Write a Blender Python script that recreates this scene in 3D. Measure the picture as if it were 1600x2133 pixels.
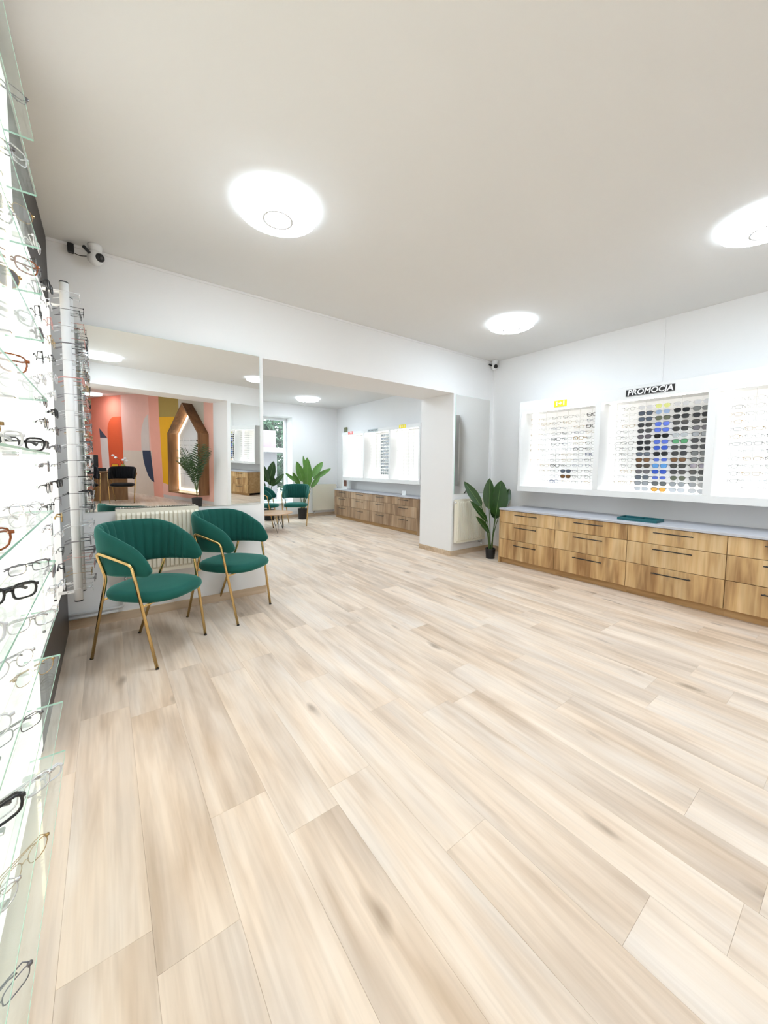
import bpy, bmesh, math, random
from mathutils import Vector, Matrix
random.seed(7)
for o in list(bpy.data.objects): bpy.data.objects.remove(o, do_unlink=True)
scene = bpy.context.scene
C = scene.collection
PI = math.pi

# ------------------------------------------------------------------ camera
EYE = 1.35
YAW, PIT, ROL, FPX, CX, CY = 0.6483, 0.0687, -0.0099, 780.13, 810.3, 1026.6
fw = Vector((math.sin(YAW)*math.cos(PIT), math.cos(YAW)*math.cos(PIT), -math.sin(PIT)))
rt = Vector((math.cos(YAW), -math.sin(YAW), 0)); dn = -rt.cross(fw)
r2 = rt*math.cos(ROL)+dn*math.sin(ROL); d2 = -rt*math.sin(ROL)+dn*math.cos(ROL)
cam = bpy.data.cameras.new('camera'); camo = bpy.data.objects.new('camera', cam); C.objects.link(camo)
M4 = Matrix.Identity(4)
for i in range(3):
    M4[i][0] = r2[i]; M4[i][1] = -d2[i]; M4[i][2] = -fw[i]
M4[2][3] = EYE
camo.matrix_world = M4
cam.sensor_fit = 'VERTICAL'; cam.sensor_height = 36.0; cam.lens = 36.0*FPX/2133.0
cam.shift_x = -(CX-800)/2133.0; cam.shift_y = (CY-1066.5)/2133.0
cam.clip_start = 0.02; cam.clip_end = 200
scene.camera = camo

# ------------------------------------------------------------------ world, exposure
LAMP = 34.0        # emission of the round ceiling lamps
LED = 9.0         # emission of the LED strips
w = bpy.data.worlds.new('daylight'); scene.world = w; w.use_nodes = True
bg = w.node_tree.nodes['Background']; bg.inputs[0].default_value = (0.86, 0.94, 1.0, 1); bg.inputs[1].default_value = 6.5
scene.view_settings.view_transform = 'Standard'; scene.view_settings.look = 'None'
scene.view_settings.exposure = 0.43; scene.view_settings.gamma = 1.0
scene.view_settings.use_curve_mapping = False
cy = scene.cycles; cy.max_bounces = 8; cy.diffuse_bounces = 4; cy.glossy_bounces = 4; cy.transmission_bounces = 4; cy.transparent_max_bounces = 40
cy.use_adaptive_sampling = True; cy.use_light_tree = False; cy.adaptive_threshold = 0.03; cy.caustics_reflective = False; cy.caustics_refractive = False

# ------------------------------------------------------------------ materials
MATS = {}
def lin(c): return tuple(((x/255.0)/12.92 if x <= 10 else ((x/255.0+0.055)/1.055)**2.4) for x in c)
def pm(name, rgb, rough=0.5, metal=0.0, spec=0.5, bump=0.0, bscale=200.0, var=0.0, vscale=6.0, sheen=0.0, emit=None, coat=0.0):
    """principled material; colours are sRGB; var adds a soft procedural colour drift, bump a fine relief"""
    if name in MATS: return MATS[name]
    m = bpy.data.materials.new(name); m.use_nodes = True; nt = m.node_tree; N = nt.nodes; L = nt.links
    b = N['Principled BSDF']; c = lin(rgb)
    b.inputs['Base Color'].default_value = (*c, 1); b.inputs['Roughness'].default_value = rough
    b.inputs['Metallic'].default_value = metal; b.inputs['Specular IOR Level'].default_value = spec
    if sheen: b.inputs['Sheen Weight'].default_value = sheen; b.inputs['Sheen Roughness'].default_value = 0.4; b.inputs['Sheen Tint'].default_value = (*[min(1, .25+x*6) for x in c], 1)
    if coat: b.inputs['Coat Weight'].default_value = coat
    if emit: b.inputs['Emission Color'].default_value = (*lin(emit[0]), 1); b.inputs['Emission Strength'].default_value = emit[1]
    if bump < .1: bump = 0.0      # relief too fine to see is left out
    if var or bump:
        tc = N.new('ShaderNodeTexCoord'); nz = N.new('ShaderNodeTexNoise'); nz.inputs['Scale'].default_value = vscale; nz.inputs['Detail'].default_value = 1.5
        L.new(tc.outputs['Object'], nz.inputs['Vector'])
        if var:
            mx = N.new('ShaderNodeMix'); mx.data_type = 'RGBA'
            mx.inputs[6].default_value = (*[x*(1-var) for x in c], 1); mx.inputs[7].default_value = (*[min(1, x*(1+var)) for x in c], 1)
            L.new(nz.outputs['Fac'], mx.inputs[0]); L.new(mx.outputs[2], b.inputs['Base Color'])
        if bump:
            n2 = N.new('ShaderNodeTexNoise'); n2.inputs['Scale'].default_value = bscale; L.new(tc.outputs['Object'], n2.inputs['Vector'])
            bp = N.new('ShaderNodeBump'); bp.inputs['Strength'].default_value = bump; bp.inputs['Distance'].default_value = 0.002
            L.new(n2.outputs['Fac'], bp.inputs['Height']); L.new(bp.outputs['Normal'], b.inputs['Normal'])
    MATS[name] = m; return m
def emis(name, rgb, s):
    if name in MATS: return MATS[name]
    m = bpy.data.materials.new(name); m.use_nodes = True; nt = m.node_tree; nt.nodes.clear()
    e = nt.nodes.new('ShaderNodeEmission'); e.inputs[0].default_value = (*lin(rgb), 1); e.inputs[1].default_value = s
    o = nt.nodes.new('ShaderNodeOutputMaterial'); nt.links.new(e.outputs[0], o.inputs[0]); MATS[name] = m; return m
def clear(name, rgb, opac=0.1, rough=0.02):
    """thin clear sheet: transparent with a fresnel sheen and a slight tint"""
    if name in MATS: return MATS[name]
    m = bpy.data.materials.new(name); m.use_nodes = True; nt = m.node_tree; N = nt.nodes; L = nt.links; N.clear()
    t = N.new('ShaderNodeBsdfTransparent'); t.inputs[0].default_value = (*lin(rgb), 1)
    g = N.new('ShaderNodeBsdfGlossy'); g.inputs['Roughness'].default_value = rough
    d = N.new('ShaderNodeBsdfDiffuse'); d.inputs[0].default_value = (*lin(rgb), 1)
    lw = N.new('ShaderNodeLayerWeight'); lw.inputs['Blend'].default_value = 0.5
    pw = N.new('ShaderNodeMath'); pw.operation = 'POWER'; pw.inputs[1].default_value = 5.0; L.new(lw.outputs['Facing'], pw.inputs[0])
    fr = N.new('ShaderNodeMath'); fr.operation = 'MULTIPLY_ADD'; fr.inputs[1].default_value = 0.6; fr.inputs[2].default_value = 0.03; L.new(pw.outputs[0], fr.inputs[0])
    m1 = N.new('ShaderNodeMixShader'); m1.inputs[0].default_value = opac; L.new(t.outputs[0], m1.inputs[1]); L.new(d.outputs[0], m1.inputs[2])
    m2 = N.new('ShaderNodeMixShader'); L.new(fr.outputs[0], m2.inputs[0]); L.new(m1.outputs[0], m2.inputs[1]); L.new(g.outputs[0], m2.inputs[2])
    o = N.new('ShaderNodeOutputMaterial'); L.new(m2.outputs[0], o.inputs[0]); MATS[name] = m; return m
def wood(name, cols, axis, scale=1.0, rough=0.45, knots=0.0, per_obj=0.0, contrast=1.0, bands=0.0):
    """grain stretched along axis (0 x,1 y,2 z) in object space, shifted per object, with optional knots"""
    m = bpy.data.materials.new(name); m.use_nodes = True; nt = m.node_tree; N = nt.nodes; L = nt.links
    b = N['Principled BSDF']; b.inputs['Roughness'].default_value = rough; b.inputs['Specular IOR Level'].default_value = 0.35
    tc = N.new('ShaderNodeTexCoord'); oi = N.new('ShaderNodeObjectInfo')
    sh = N.new('ShaderNodeVectorMath'); sh.operation = 'SCALE'; sh.inputs[0].default_value = (37.0, 53.0, 29.0); L.new(oi.outputs['Random'], sh.inputs['Scale'])
    ad = N.new('ShaderNodeVectorMath'); ad.operation = 'ADD'; L.new(tc.outputs['Object'], ad.inputs[0]); L.new(sh.outputs[0], ad.inputs[1])
    def stretched(along, across, detail=4, dist=0.0):
        mp = N.new('ShaderNodeMapping'); s = [across*scale]*3; s[axis] = along*scale; mp.inputs['Scale'].default_value = s
        L.new(ad.outputs[0], mp.inputs['Vector'])
        n = N.new('ShaderNodeTexNoise'); n.inputs['Scale'].default_value = 1.0; n.inputs['Detail'].default_value = detail; n.inputs['Distortion'].default_value = dist
        L.new(mp.outputs[0], n.inputs['Vector']); return n
    broad = stretched(0.9, 5.0, 4, 0.7); fine = stretched(3.0, 70.0, 3); mid = stretched(1.5, 18.0, 3, 0.5)
    rp = N.new('ShaderNodeValToRGB'); cr = rp.color_ramp
    k = 0.17/contrast
    pos = [0.5-k, 0.5, 0.5+k]
    cr.elements[0].position = pos[0]; cr.elements[0].color = (*lin(cols[0]), 1)
    cr.elements[1].position = pos[2]; cr.elements[1].color = (*lin(cols[2]), 1)
    e = cr.elements.new(pos[1]); e.color = (*lin(cols[1]), 1)
    mxv = N.new('ShaderNodeMath'); mxv.operation = 'MULTIPLY_ADD'; mxv.inputs[1].default_value = 0.45
    L.new(mid.outputs['Fac'], mxv.inputs[0])
    mm = N.new('ShaderNodeMath'); mm.operation = 'MULTIPLY'; mm.inputs[1].default_value = 0.55; L.new(broad.outputs['Fac'], mm.inputs[0]); L.new(mm.outputs[0], mxv.inputs[2])
    val = mxv.outputs[0]
    if per_obj:
        po = N.new('ShaderNodeMath'); po.operation = 'MULTIPLY_ADD'; po.inputs[1].default_value = per_obj; L.new(oi.outputs['Random'], po.inputs[0])
        sb = N.new('ShaderNodeMath'); sb.operation = 'SUBTRACT'; sb.inputs[1].default_value = per_obj*0.5; L.new(val, sb.inputs[0]); L.new(sb.outputs[0], po.inputs[2]); val = po.outputs[0]
    L.new(val, rp.inputs[0]); col = rp.outputs[0]
    mx = N.new('ShaderNodeMix'); mx.data_type = 'RGBA'; mx.blend_type = 'MULTIPLY'; mx.inputs[0].default_value = 0.16
    fr = N.new('ShaderNodeValToRGB'); fr.color_ramp.elements[0].position = 0.35; fr.color_ramp.elements[0].color = (0.55, 0.5, 0.45, 1); fr.color_ramp.elements[1].position = 0.55
    L.new(fine.outputs['Fac'], fr.inputs[0]); L.new(col, mx.inputs[6]); L.new(fr.outputs[0], mx.inputs[7]); col = mx.outputs[2]
    if knots:
        mp = N.new('ShaderNodeMapping'); s = [4.3]*3; s[axis] = 1.5; mp.inputs['Scale'].default_value = s; L.new(ad.outputs[0], mp.inputs['Vector'])
        nd = N.new('ShaderNodeTexNoise'); nd.inputs['Scale'].default_value = 2.5; L.new(mp.outputs[0], nd.inputs['Vector'])
        am = N.new('ShaderNodeMix'); am.data_type = 'RGBA'; am.blend_type = 'ADD'; am.inputs[0].default_value = 0.25; L.new(mp.outputs[0], am.inputs[6]); L.new(nd.outputs['Color'], am.inputs[7])
        vo = N.new('ShaderNodeTexVoronoi'); vo.inputs['Scale'].default_value = 1.0; vo.inputs['Randomness'].default_value = 1.0; L.new(am.outputs[2], vo.inputs['Vector'])
        kr = N.new('ShaderNodeValToRGB'); kr.color_ramp.elements[0].position = 0.035; kr.color_ramp.elements[0].color = (1, 1, 1, 1); kr.color_ramp.elements[1].position = 0.13; kr.color_ramp.elements[1].color = (0, 0, 0, 1)
        L.new(vo.outputs['Distance'], kr.inputs[0])
        km = N.new('ShaderNodeMath'); km.operation = 'MULTIPLY'; km.inputs[1].default_value = knots; L.new(kr.outputs[0], km.inputs[0])
        kx = N.new('ShaderNodeMix'); kx.data_type = 'RGBA'; kx.inputs[7].default_value = (*lin((128, 106, 84)), 1); L.new(km.outputs[0], kx.inputs[0]); L.new(col, kx.inputs[6]); col = kx.outputs[2]
    if knots:
        hz = N.new('ShaderNodeTexNoise'); hz.inputs['Scale'].default_value = 1.0; hz.inputs['Detail'].default_value = 2
        hm = N.new('ShaderNodeMapping'); s = [6.0]*3; s[axis] = 1.3; hm.inputs['Scale'].default_value = s; hm.inputs['Location'].default_value = (5.2, 1.3, 8.8); L.new(ad.outputs[0], hm.inputs['Vector']); L.new(hm.outputs[0], hz.inputs['Vector'])
        hr = N.new('ShaderNodeValToRGB'); hr.color_ramp.elements[0].position = 0.36; hr.color_ramp.elements[0].color = (0.88, 0.875, 0.875, 1); hr.color_ramp.elements[1].position = 0.60; hr.color_ramp.elements[1].color = (1.0, 0.97, 0.93, 1); L.new(hz.outputs['Fac'], hr.inputs[0])
        hx = N.new('ShaderNodeMix'); hx.data_type = 'RGBA'; hx.blend_type = 'MULTIPLY'; hx.inputs[0].default_value = 1.0; L.new(col, hx.inputs[6]); L.new(hr.outputs[0], hx.inputs[7]); col = hx.outputs[2]
    L.new(col, b.inputs['Base Color'])
    pass
    MATS[name] = m; return m

WALL = pm('wall_paint', (243, 242, 241), 0.7, spec=0.25, bump=0.08, bscale=90, var=0.02, vscale=1.5)
CEIL = pm('ceiling_paint', (234, 233, 231), 0.85, spec=0.1, bump=0.05, bscale=60, var=0.02, vscale=0.8)
WHITE = pm('white_laminate', (232, 232, 231), 0.35, spec=0.4, bump=0.02)
BAYBOX = pm('bay_back_glow', (240, 240, 238), 0.4, spec=0.3, emit=((255, 252, 245), 0.18))  # weak emission added to whiten the shaded bay backs
LIGHTBOX = pm('backlit_white_panel', (240, 240, 238), 0.4, spec=0.3, bump=0.02, emit=((255, 252, 245), 0.5))
DARKWALL = pm('graphite_paint', (66, 62, 61), 0.55, bump=0.06, bscale=120, var=0.06)
PLANK = wood('pale_oak_plank', ((202, 179, 156), (229, 210, 191), (241, 227, 213)), 1, 1.0, 0.42, knots=0.62, per_obj=0.10)
SKIRT = wood('pale_oak_skirting', ((186, 160, 130), (206, 182, 154), (220, 200, 174)), 0, 1.0, 0.5)
OAK = wood('honey_oak_front', ((160, 122, 80), (204, 168, 118), (222, 192, 146)), 2, 1.0, 0.5, knots=0.4, per_obj=0.10, contrast=1.35)
OAKC = wood('honey_oak_carcass', ((162, 126, 82), (190, 152, 104), (204, 170, 122)), 1, 1.0, 0.5)
OAKF = wood('grey_oak_front', ((140, 112, 86), (172, 144, 114), (194, 168, 140)), 2, 1.0, 0.5, knots=0.2, per_obj=0.14, contrast=1.25)
COUNTER = pm('grey_stone_counter', (188, 188, 194), 0.4, var=0.10, vscale=22, bump=0.02)
BLACK = pm('black_metal', (26, 24, 24), 0.4, bump=0.02)
BLACKP = pm('black_plastic', (22, 22, 24), 0.45, bump=0.03)
GOLD = pm('brushed_gold', (216, 184, 124), 0.24, 1.0, bump=0.01)
GREEN = pm('green_velvet', (20, 82, 73), 0.75, sheen=0.6, spec=0.2, bump=0.15, bscale=350, var=0.14, vscale=9)
BVELV = pm('black_velvet', (16, 15, 18), 0.8, sheen=0.2, spec=0.2, bump=0.15, bscale=350, var=0.1)
RADI = pm('cream_radiator_enamel', (236, 230, 212), 0.4, bump=0.02)
CHROME = pm('chrome', (200, 200, 200), 0.15, 1.0, bump=0.01)
PIPE = pm('white_pipe', (232, 232, 230), 0.35, bump=0.02)
LEAF = pm('glossy_leaf', (36, 68, 20), 0.38, spec=0.5, var=0.3, vscale=14, bump=0.1, bscale=60)
LEAFB = pm('light_leaf', (88, 132, 54), 0.42, spec=0.5, var=0.25, vscale=14, bump=0.1, bscale=60)
RIB = pm('leaf_midrib', (116, 146, 86), 0.5, bump=0.05)
STEM = pm('leaf_stalk', (74, 98, 48), 0.5, var=0.2, bump=0.05)
SOIL = pm('soil', (44, 34, 26), 0.95, bump=0.6, bscale=80, var=0.3)
TEAL = pm('teal_tray_plastic', (18, 92, 98), 0.45, bump=0.03)
LAMPM = emis('lamp_diffuser', (226, 242, 255), LAMP)
LAMPR = emis('lamp_rim', (226, 242, 255), 4.0)
LEDM = emis('led_strip', (250, 250, 248), LED)
LEDW = emis('led_strip_warm', (255, 238, 205), LED)
GLASS = clear('clear_glass', (250, 253, 252), 0.05)
ACRYL = clear('clear_acrylic', (248, 250, 250), 0.10)
EDGE = pm('green_glass_edge', (186, 234, 214), 0.2, bump=0.01)
def mirror_mat():
    m = bpy.data.materials.new('mirror_silver'); m.use_nodes = True; b = m.node_tree.nodes['Principled BSDF']
    b.inputs['Base Color'].default_value = (0.92, 0.925, 0.91, 1); b.inputs['Metallic'].default_value = 1; b.inputs['Roughness'].default_value = 0.0
    return m
MIRROR = mirror_mat()

# ------------------------------------------------------------------ mesh helpers
class MB:
    def __init__(s): s.v = []; s.f = []
    def add(s, vs, fs):
        n = len(s.v); s.v += [tuple(p) for p in vs]; s.f += [tuple(i+n for i in f) for f in fs]; return s
    def box(s, a, b, bev=0.0):
        x0, y0, z0 = [min(p, q) for p, q in zip(a, b)]; x1, y1, z1 = [max(p, q) for p, q in zip(a, b)]
        if not bev:
            return s.add([(x0,y0,z0),(x1,y0,z0),(x1,y1,z0),(x0,y1,z0),(x0,y0,z1),(x1,y0,z1),(x1,y1,z1),(x0,y1,z1)],
                         [(0,3,2,1),(4,5,6,7),(0,1,5,4),(1,2,6,5),(2,3,7,6),(3,0,4,7)])
        bm = bmesh.new(); r = bmesh.ops.create_cube(bm, size=1)
        for v in bm.verts: v.co = ((x0+x1)/2+v.co.x*(x1-x0), (y0+y1)/2+v.co.y*(y1-y0), (z0+z1)/2+v.co.z*(z1-z0))
        bmesh.ops.bevel(bm, geom=bm.edges[:], offset=bev, segments=1, affect='EDGES', profile=0.5)
        bm.verts.index_update(); s.add([v.co[:] for v in bm.verts], [[v.index for v in f.verts] for f in bm.faces]); bm.free(); return s
    def prism(s, poly, z0, z1):
        n = len(poly); a = sum(poly[i][0]*poly[(i+1) % n][1]-poly[(i+1) % n][0]*poly[i][1] for i in range(n))
        if a < 0: poly = poly[::-1]
        return s.add([(x, y, z0) for x, y in poly]+[(x, y, z1) for x, y in poly],
                     [tuple(range(n))[::-1], tuple(range(n, 2*n))]+[(i, (i+1) % n, n+(i+1) % n, n+i) for i in range(n)])
    def tube(s, path, r, n=8, closed=False, cap=True):
        P = [Vector(p) for p in path]; m = len(P); R = r if isinstance(r, (list, tuple)) else [r]*m
        rings = []; nrm = None
        for i, p in enumerate(P):
            if closed: t = (P[(i+1) % m]-P[i-1])
            else: t = (P[min(i+1, m-1)]-P[max(i-1, 0)])
            t.normalize()
            if nrm is None:
                nrm = t.orthogonal().normalized()
            else:
                nrm = (nrm-t*nrm.dot(t)); nrm = nrm.normalized() if nrm.length > 1e-6 else t.orthogonal().normalized()
            bn = t.cross(nrm)
            rings.append([p+(nrm*math.cos(2*PI*k/n)+bn*math.sin(2*PI*k/n))*R[i] for k in range(n)])
        vs = [q for rg in rings for q in rg]; fs = []
        for i in range(m if closed else m-1):
            j = (i+1) % m
            for k in range(n): fs.append((i*n+k, i*n+(k+1) % n, j*n+(k+1) % n, j*n+k))
        if cap and not closed: fs += [tuple(range(n))[::-1], tuple((m-1)*n+k for k in range(n))]
        return s.add(vs, fs)
    def lathe(s, prof, n=24, c=(0, 0, 0)):
        vs = []; m = len(prof)
        for r, z in prof:
            for k in range(n): vs.append((c[0]+r*math.cos(2*PI*k/n), c[1]+r*math.sin(2*PI*k/n), c[2]+z))
        fs = [(i*n+k, i*n+(k+1) % n, (i+1)*n+(k+1) % n, (i+1)*n+k) for i in range(m-1) for k in range(n)]
        fs += [tuple(range(n))[::-1], tuple((m-1)*n+k for k in range(n))]
        return s.add(vs, fs)
    def mesh(s, name, mat, smooth=False):
        me = bpy.data.meshes.new(name); me.from_pydata(s.v, [], s.f); me.update()
        bm = bmesh.new(); bm.from_mesh(me); bmesh.ops.recalc_face_normals(bm, faces=bm.faces); bm.to_mesh(me); bm.free()
        if smooth: me.polygons.foreach_set('use_smooth', [True]*len(me.polygons))
        me.materials.append(mat); return me
    def obj(s, name, mat, parent=None, smooth=False, loc=None, rz=0):
        return link(s.mesh(name, mat, smooth), name, parent, loc, rz)
def link(me, name, parent=None, loc=None, rz=0):
    o = bpy.data.objects.new(name, me); C.objects.link(o)
    if parent: o.parent = parent
    if loc: o.location = loc
    o.rotation_euler = (0, 0, rz); return o
def tag(o, label=None, cat=None, group=None, kind=None):
    if label: o['label'] = label
    if cat: o['category'] = cat
    if group: o['group'] = group
    if kind: o['kind'] = kind
    return o
def thing(name, label, cat, loc=(0, 0, 0), rz=0, group=None):
    o = link(None, name, None, loc, rz); return tag(o, label, cat, group)
def struct(o): o['kind'] = 'structure'; return o
def copy_tree(o, parent=None):
    c = o.copy(); C.objects.link(c); c.parent = parent
    for ch in list(o.children): copy_tree(ch, c)
    return c
def B(a, b, bev=0.0): return MB().box(a, b, bev)
ORD = ['first', 'second', 'third', 'fourth', 'fifth', 'sixth', 'seventh', 'eighth', 'ninth', 'tenth', 'eleventh', 'twelfth', 'thirteenth', 'fourteenth', 'fifteenth', 'sixteenth', 'seventeenth', 'eighteenth', 'nineteenth', 'twentieth', 'twenty-first', 'twenty-second']
def arc(pts, r, k=5):
    """polyline with its inner corners rounded"""
    P = [Vector(p) for p in pts]; out = [P[0]]
    for i in range(1, len(P)-1):
        a, b, c = P[i-1], P[i], P[i+1]; d1 = (a-b); d2_ = (c-b); rr = min(r, d1.length*.45, d2_.length*.45)
        p, q = b+d1.normalized()*rr, b+d2_.normalized()*rr
        for j in range(k+1):
            t = j/k; out.append(p*(1-t)**2+b*2*t*(1-t)+q*t*t)
    out.append(P[-1]); return out

# ------------------------------------------------------------------ the rooms
XL, XR, YB, ZC = -0.30, 5.096, 3.932, 3.06
YB2 = 4.643                       # far side of the thick wall
XO1, XO2, ZO = 1.329, 4.171, 2.455
XRF, YF, ZF = 5.26, 9.38, 2.95    # far room
XLF = -0.6
OA, OB = Vector((XL, -1.48)), Vector((5.25, -2.49))    # front face of the slanting wall behind the camera
def opp(x): return OA.y+(OB.y-OA.y)*(x-OA.x)/(OB.x-OA.x)
MA = Vector((2.2, -2.95)); MD = Vector((-0.39665, -0.91797)); MN = Vector((-0.91797, 0.39665))   # mural wall: start, direction, towards its room

# floor: a screed with every board laid on it
fl = struct(B((-4.2, -11.5, -0.12), (5.6, 9.7, -0.012)).obj('floor', pm('screed', (150, 140, 128), 0.9, var=0.05, bump=0.1)))
PW, PL = 0.212, 1.27
pcache = {}
def plank(x0, x1, y0, y1):
    wd, ln = round(x1-x0, 3), round(y1-y0, 3)
    if (wd, ln) not in pcache:
        pcache[(wd, ln)] = B((-wd/2+.00015, -ln/2+.00015, -0.012), (wd/2-.00015, ln/2-.00015, 0), 0.0006).mesh('plank', PLANK)
    link(pcache[(wd, ln)], 'plank', fl, ((x0+x1)/2, (y0+y1)/2, 0))
rest = MB()
offs = {}
for k in range(-18, 26):
    x0 = 0.065+PW*k; x1 = x0+PW
    off = {0: 1.08, 1: 1.476, 4: 0.85}.get(k, random.uniform(0, PL))
    j0 = int(math.floor((-11.4-off)/PL)); y = off+PL*j0
    while y < 9.6:
        a, b = y, y+PL; y = b
        cx_, cy_ = (x0+x1)/2, (a+b)/2
        if b > 9.66: b = 9.66
        infar = a > YB-.1 or b > YB2
        if x1 < XL-.05 and cy_ > -2: continue
        if x0 > 5.3: continue
        vis = b > 0.15 and x1 > XL and x0 < 4.6
        if cy_ > YB2 and x1 < 0.9: vis = False
        if vis: plank(x0, x1, a, b)
        elif cy_ < 0.3 or x1 > XL: rest.box((x0+.0002, a+.0002, -.012), (x1-.0002, b-.0002, 0))
ro = rest.obj('plank', PLANK, fl); ro['kind'] = 'stuff'

# thick wall with the wide opening
wb = MB(); wb.box((XL-.2, YB, 0), (XO1, YB2, ZC)); wb.box((XO2, YB, 0), (XRF+.2, YB2, ZC)); wb.box((XO1, YB, ZO), (XO2, YB2, ZC))
struct(wb.obj('wall_back', WALL))
struct(B((XL-.25, -1.6, 0), (XL, YB, ZC)).obj('wall_left', DARKWALL))
struct(B((XR, -2.9, 0), (XR+.25, YB, ZC)).obj('wall_right', WALL))
struct(B((XL-.3, -3.2, ZC), (XR+.3, YB2, ZC+.15)).obj('ceiling', CEIL))
struct(B((XLF-.3, YB2, ZF), (XRF+.3, YF+.6, ZF+.26)).obj('ceiling', CEIL)).name = 'ceiling_far_room'
struct(B((XRF, YB2, 0), (XRF+.25, YF+.6, ZF)).obj('wall_far_right', WALL))
struct(B((XLF-.25, YB2, 0), (XLF, YF+.6, ZF)).obj('wall_far_left', WALL))
WX0, WX1, WZ0, WZ1 = 2.45, 3.92, 0.40, 2.62       # window recess in the far wall (the reveal)
wf = MB(); wf.box((XLF-.25, YF, 0), (WX0, YF+.55, ZF)); wf.box((WX1, YF, 0), (XRF+.25, YF+.55, ZF)); wf.box((WX0, YF, 0), (WX1, YF+.55, WZ0)); wf.box((WX0, YF, WZ1), (WX1, YF+.55, ZF))
struct(wf.obj('wall_far_back', WALL))
# window with frame and panes
win = struct(link(None, 'window_1', None, (0, 0, 0)))
PVC = pm('white_pvc', (240, 242, 244), 0.35, bump=0.01)
wy = YF+.36
B((WX0, wy, WZ0), (WX0+.07, wy+.07, WZ1), .004).obj('window_frame', PVC, win); B((WX1-.07, wy, WZ0), (WX1, wy+.07, WZ1), .004).obj('window_frame', PVC, win)
B((WX0+.07, wy, WZ0), (WX1-.07, wy+.07, WZ0+.07), .004).obj('window_frame', PVC, win); B((WX0+.07, wy, WZ1-.07), (WX1-.07, wy+.07, WZ1), .004).obj('window_frame', PVC, win)
B((3.10, wy+.002, WZ0+.07), (3.16, wy+.068, WZ1-.07), .004).obj('mullion', PVC, win)
B((WX0+.07, wy+.03, WZ0+.07), (3.10, wy+.04, WZ1-.07)).obj('pane', GLASS, win); B((3.16, wy+.03, WZ0+.07), (WX1-.07, wy+.04, WZ1-.07)).obj('pane', GLASS, win)
B((WX0-.0, YF-.03, WZ0-.03), (WX1+.0, wy, WZ0+.005), .004).obj('window_sill', PVC, win)
# slanting wall behind the camera, with an opening to the office
wo = MB()
jx = 2.42
wo.prism([(jx, opp(jx)), (2.26, -2.85), (2.35, -3.1), (5.4, -3.1), (5.4, opp(5.4))], 0, ZC)
wo.prism([(XL-.3, opp(XL-.3)), (jx, opp(jx)), (2.26, -2.85), (XL-.3, -2.3)], 2.66, ZC)
struct(wo.obj('wall_front', WALL))
# office room behind
ws = MB(); p0 = MA-MD*.25; p1 = MA+MD*8.6; n_ = -MN*.2
ws.prism([tuple(p0), tuple(p1), tuple(p1+n_), tuple(p0+n_)], 0, 3.06)
PINK = pm('salmon_pink_paint', (247, 192, 174), 0.75, bump=0.05, var=0.03)
mural = struct(ws.obj('wall_mural', PINK))
wq = MB(); wq.box((-4.2, -11.6, 0), (-1.0, -11.2, 3.06)); wq.box((-4.4, -11.6, 0), (-4.1, -1.9, 3.06)); wq.box((-4.4, -2.3, 0), (XL-.3, -1.9, 3.06))
wq.prism([tuple(p1-MD*.05), (-1.0, -11.6), (-1.3, -11.6), (p1.x-.3, p1.y)], 0, 3.06)
struct(wq.obj('wall_office', WALL))
struct(B((-4.4, -11.6, 3.06), (5.4, -2.3, 3.2)).obj('ceiling_office', CEIL))

# skirting boards
def skirt(name, pts, h=0.075, t=0.014, mat=SKIRT):
    m = MB()
    for (a, b) in zip(pts[:-1], pts[1:]):
        a = Vector(a); b = Vector(b); d = (b-a).normalized(); n = Vector((d.y, -d.x))
        m.prism([tuple(a), tuple(b), tuple(b+n*t), tuple(a+n*t)], 0, h)
    return struct(m.obj(name, mat))
skirt('baseboard_back_left', [(XL, YB), (XO1, YB)]); skirt('baseboard_back_right', [(XO2, YB), (XR, YB)])
skirt('baseboard_jamb', [(XO2, YB2), (XO2, YB)]); skirt('baseboard_jamb_left', [(XO1, YB), (XO1, YB2)])
skirt('baseboard_far', [(XLF, YF), (XRF, YF)]); skirt('baseboard_right', [(XR, YB), (XR, 3.30)])
skirt('baseboard_far_right', [(XRF, YF), (XRF, 8.86)])
q0 = MA-MD*.2; q1 = MA+MD*8
skirt('baseboard_mural', [tuple(q0), tuple(q1)], 0.09, -0.016, pm('white_skirting', (236, 234, 231), 0.4, bump=0.02))
# thin moulding under the ceiling and a cable duct on the right wall
struct(B((XL, YB-.012, ZC-.022), (XR, YB, ZC), .002).obj('trim_1', WALL))
struct(B((XR-.008, 1.586, 2.27), (XR, 1.60, ZC), .002).obj('trim_2', WALL))

# ------------------------------------------------------------------ ceiling lamps
def lamp(x, y, z, label, r=0.256):
    t = thing('ceiling_lamp', label, 'lamp', (x, y, z), 0, 'round ceiling lamps')
    MB().lathe([(r*.62, 0), (r*.62, -.022), (r*.5, -.022)], 32).obj('mount', WHITE, t, True)
    MB().lathe([(r*.62, -.018), (r*.97, -.024), (r*1.0, -.032), (r*1.0, -.046), (r*.95, -.046)], 32).obj('housing', LAMPR, t, True)
    MB().lathe([(r*.955, -.0462), (r*.955, -.048), (r*.86, -.062), (r*.6, -.074), (r*.33, -.078)], 32).obj('diffuser', LAMPM, t, True)
    MB().lathe([(r*.37, -.074), (r*.38, -.087), (r*.33, -.087), (r*.32, -.076)], 40).obj('ring', pm('lamp_ring', (236, 237, 240), 0.3, bump=0.01), t, True)
    return t
lamp(0.97, 2.53, ZC, 'round white glowing ceiling lamp above the green chairs')
lamp(3.86, 2.75, ZC, 'round white glowing ceiling lamp nearest the right corner camera')
lamp(3.66, 0.58, ZC, 'round white glowing ceiling lamp cut by the right photo edge')
lamp(-0.02+.07, -0.65, ZC, 'round ceiling lamp seen only at the left edge of the large mirror')
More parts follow.
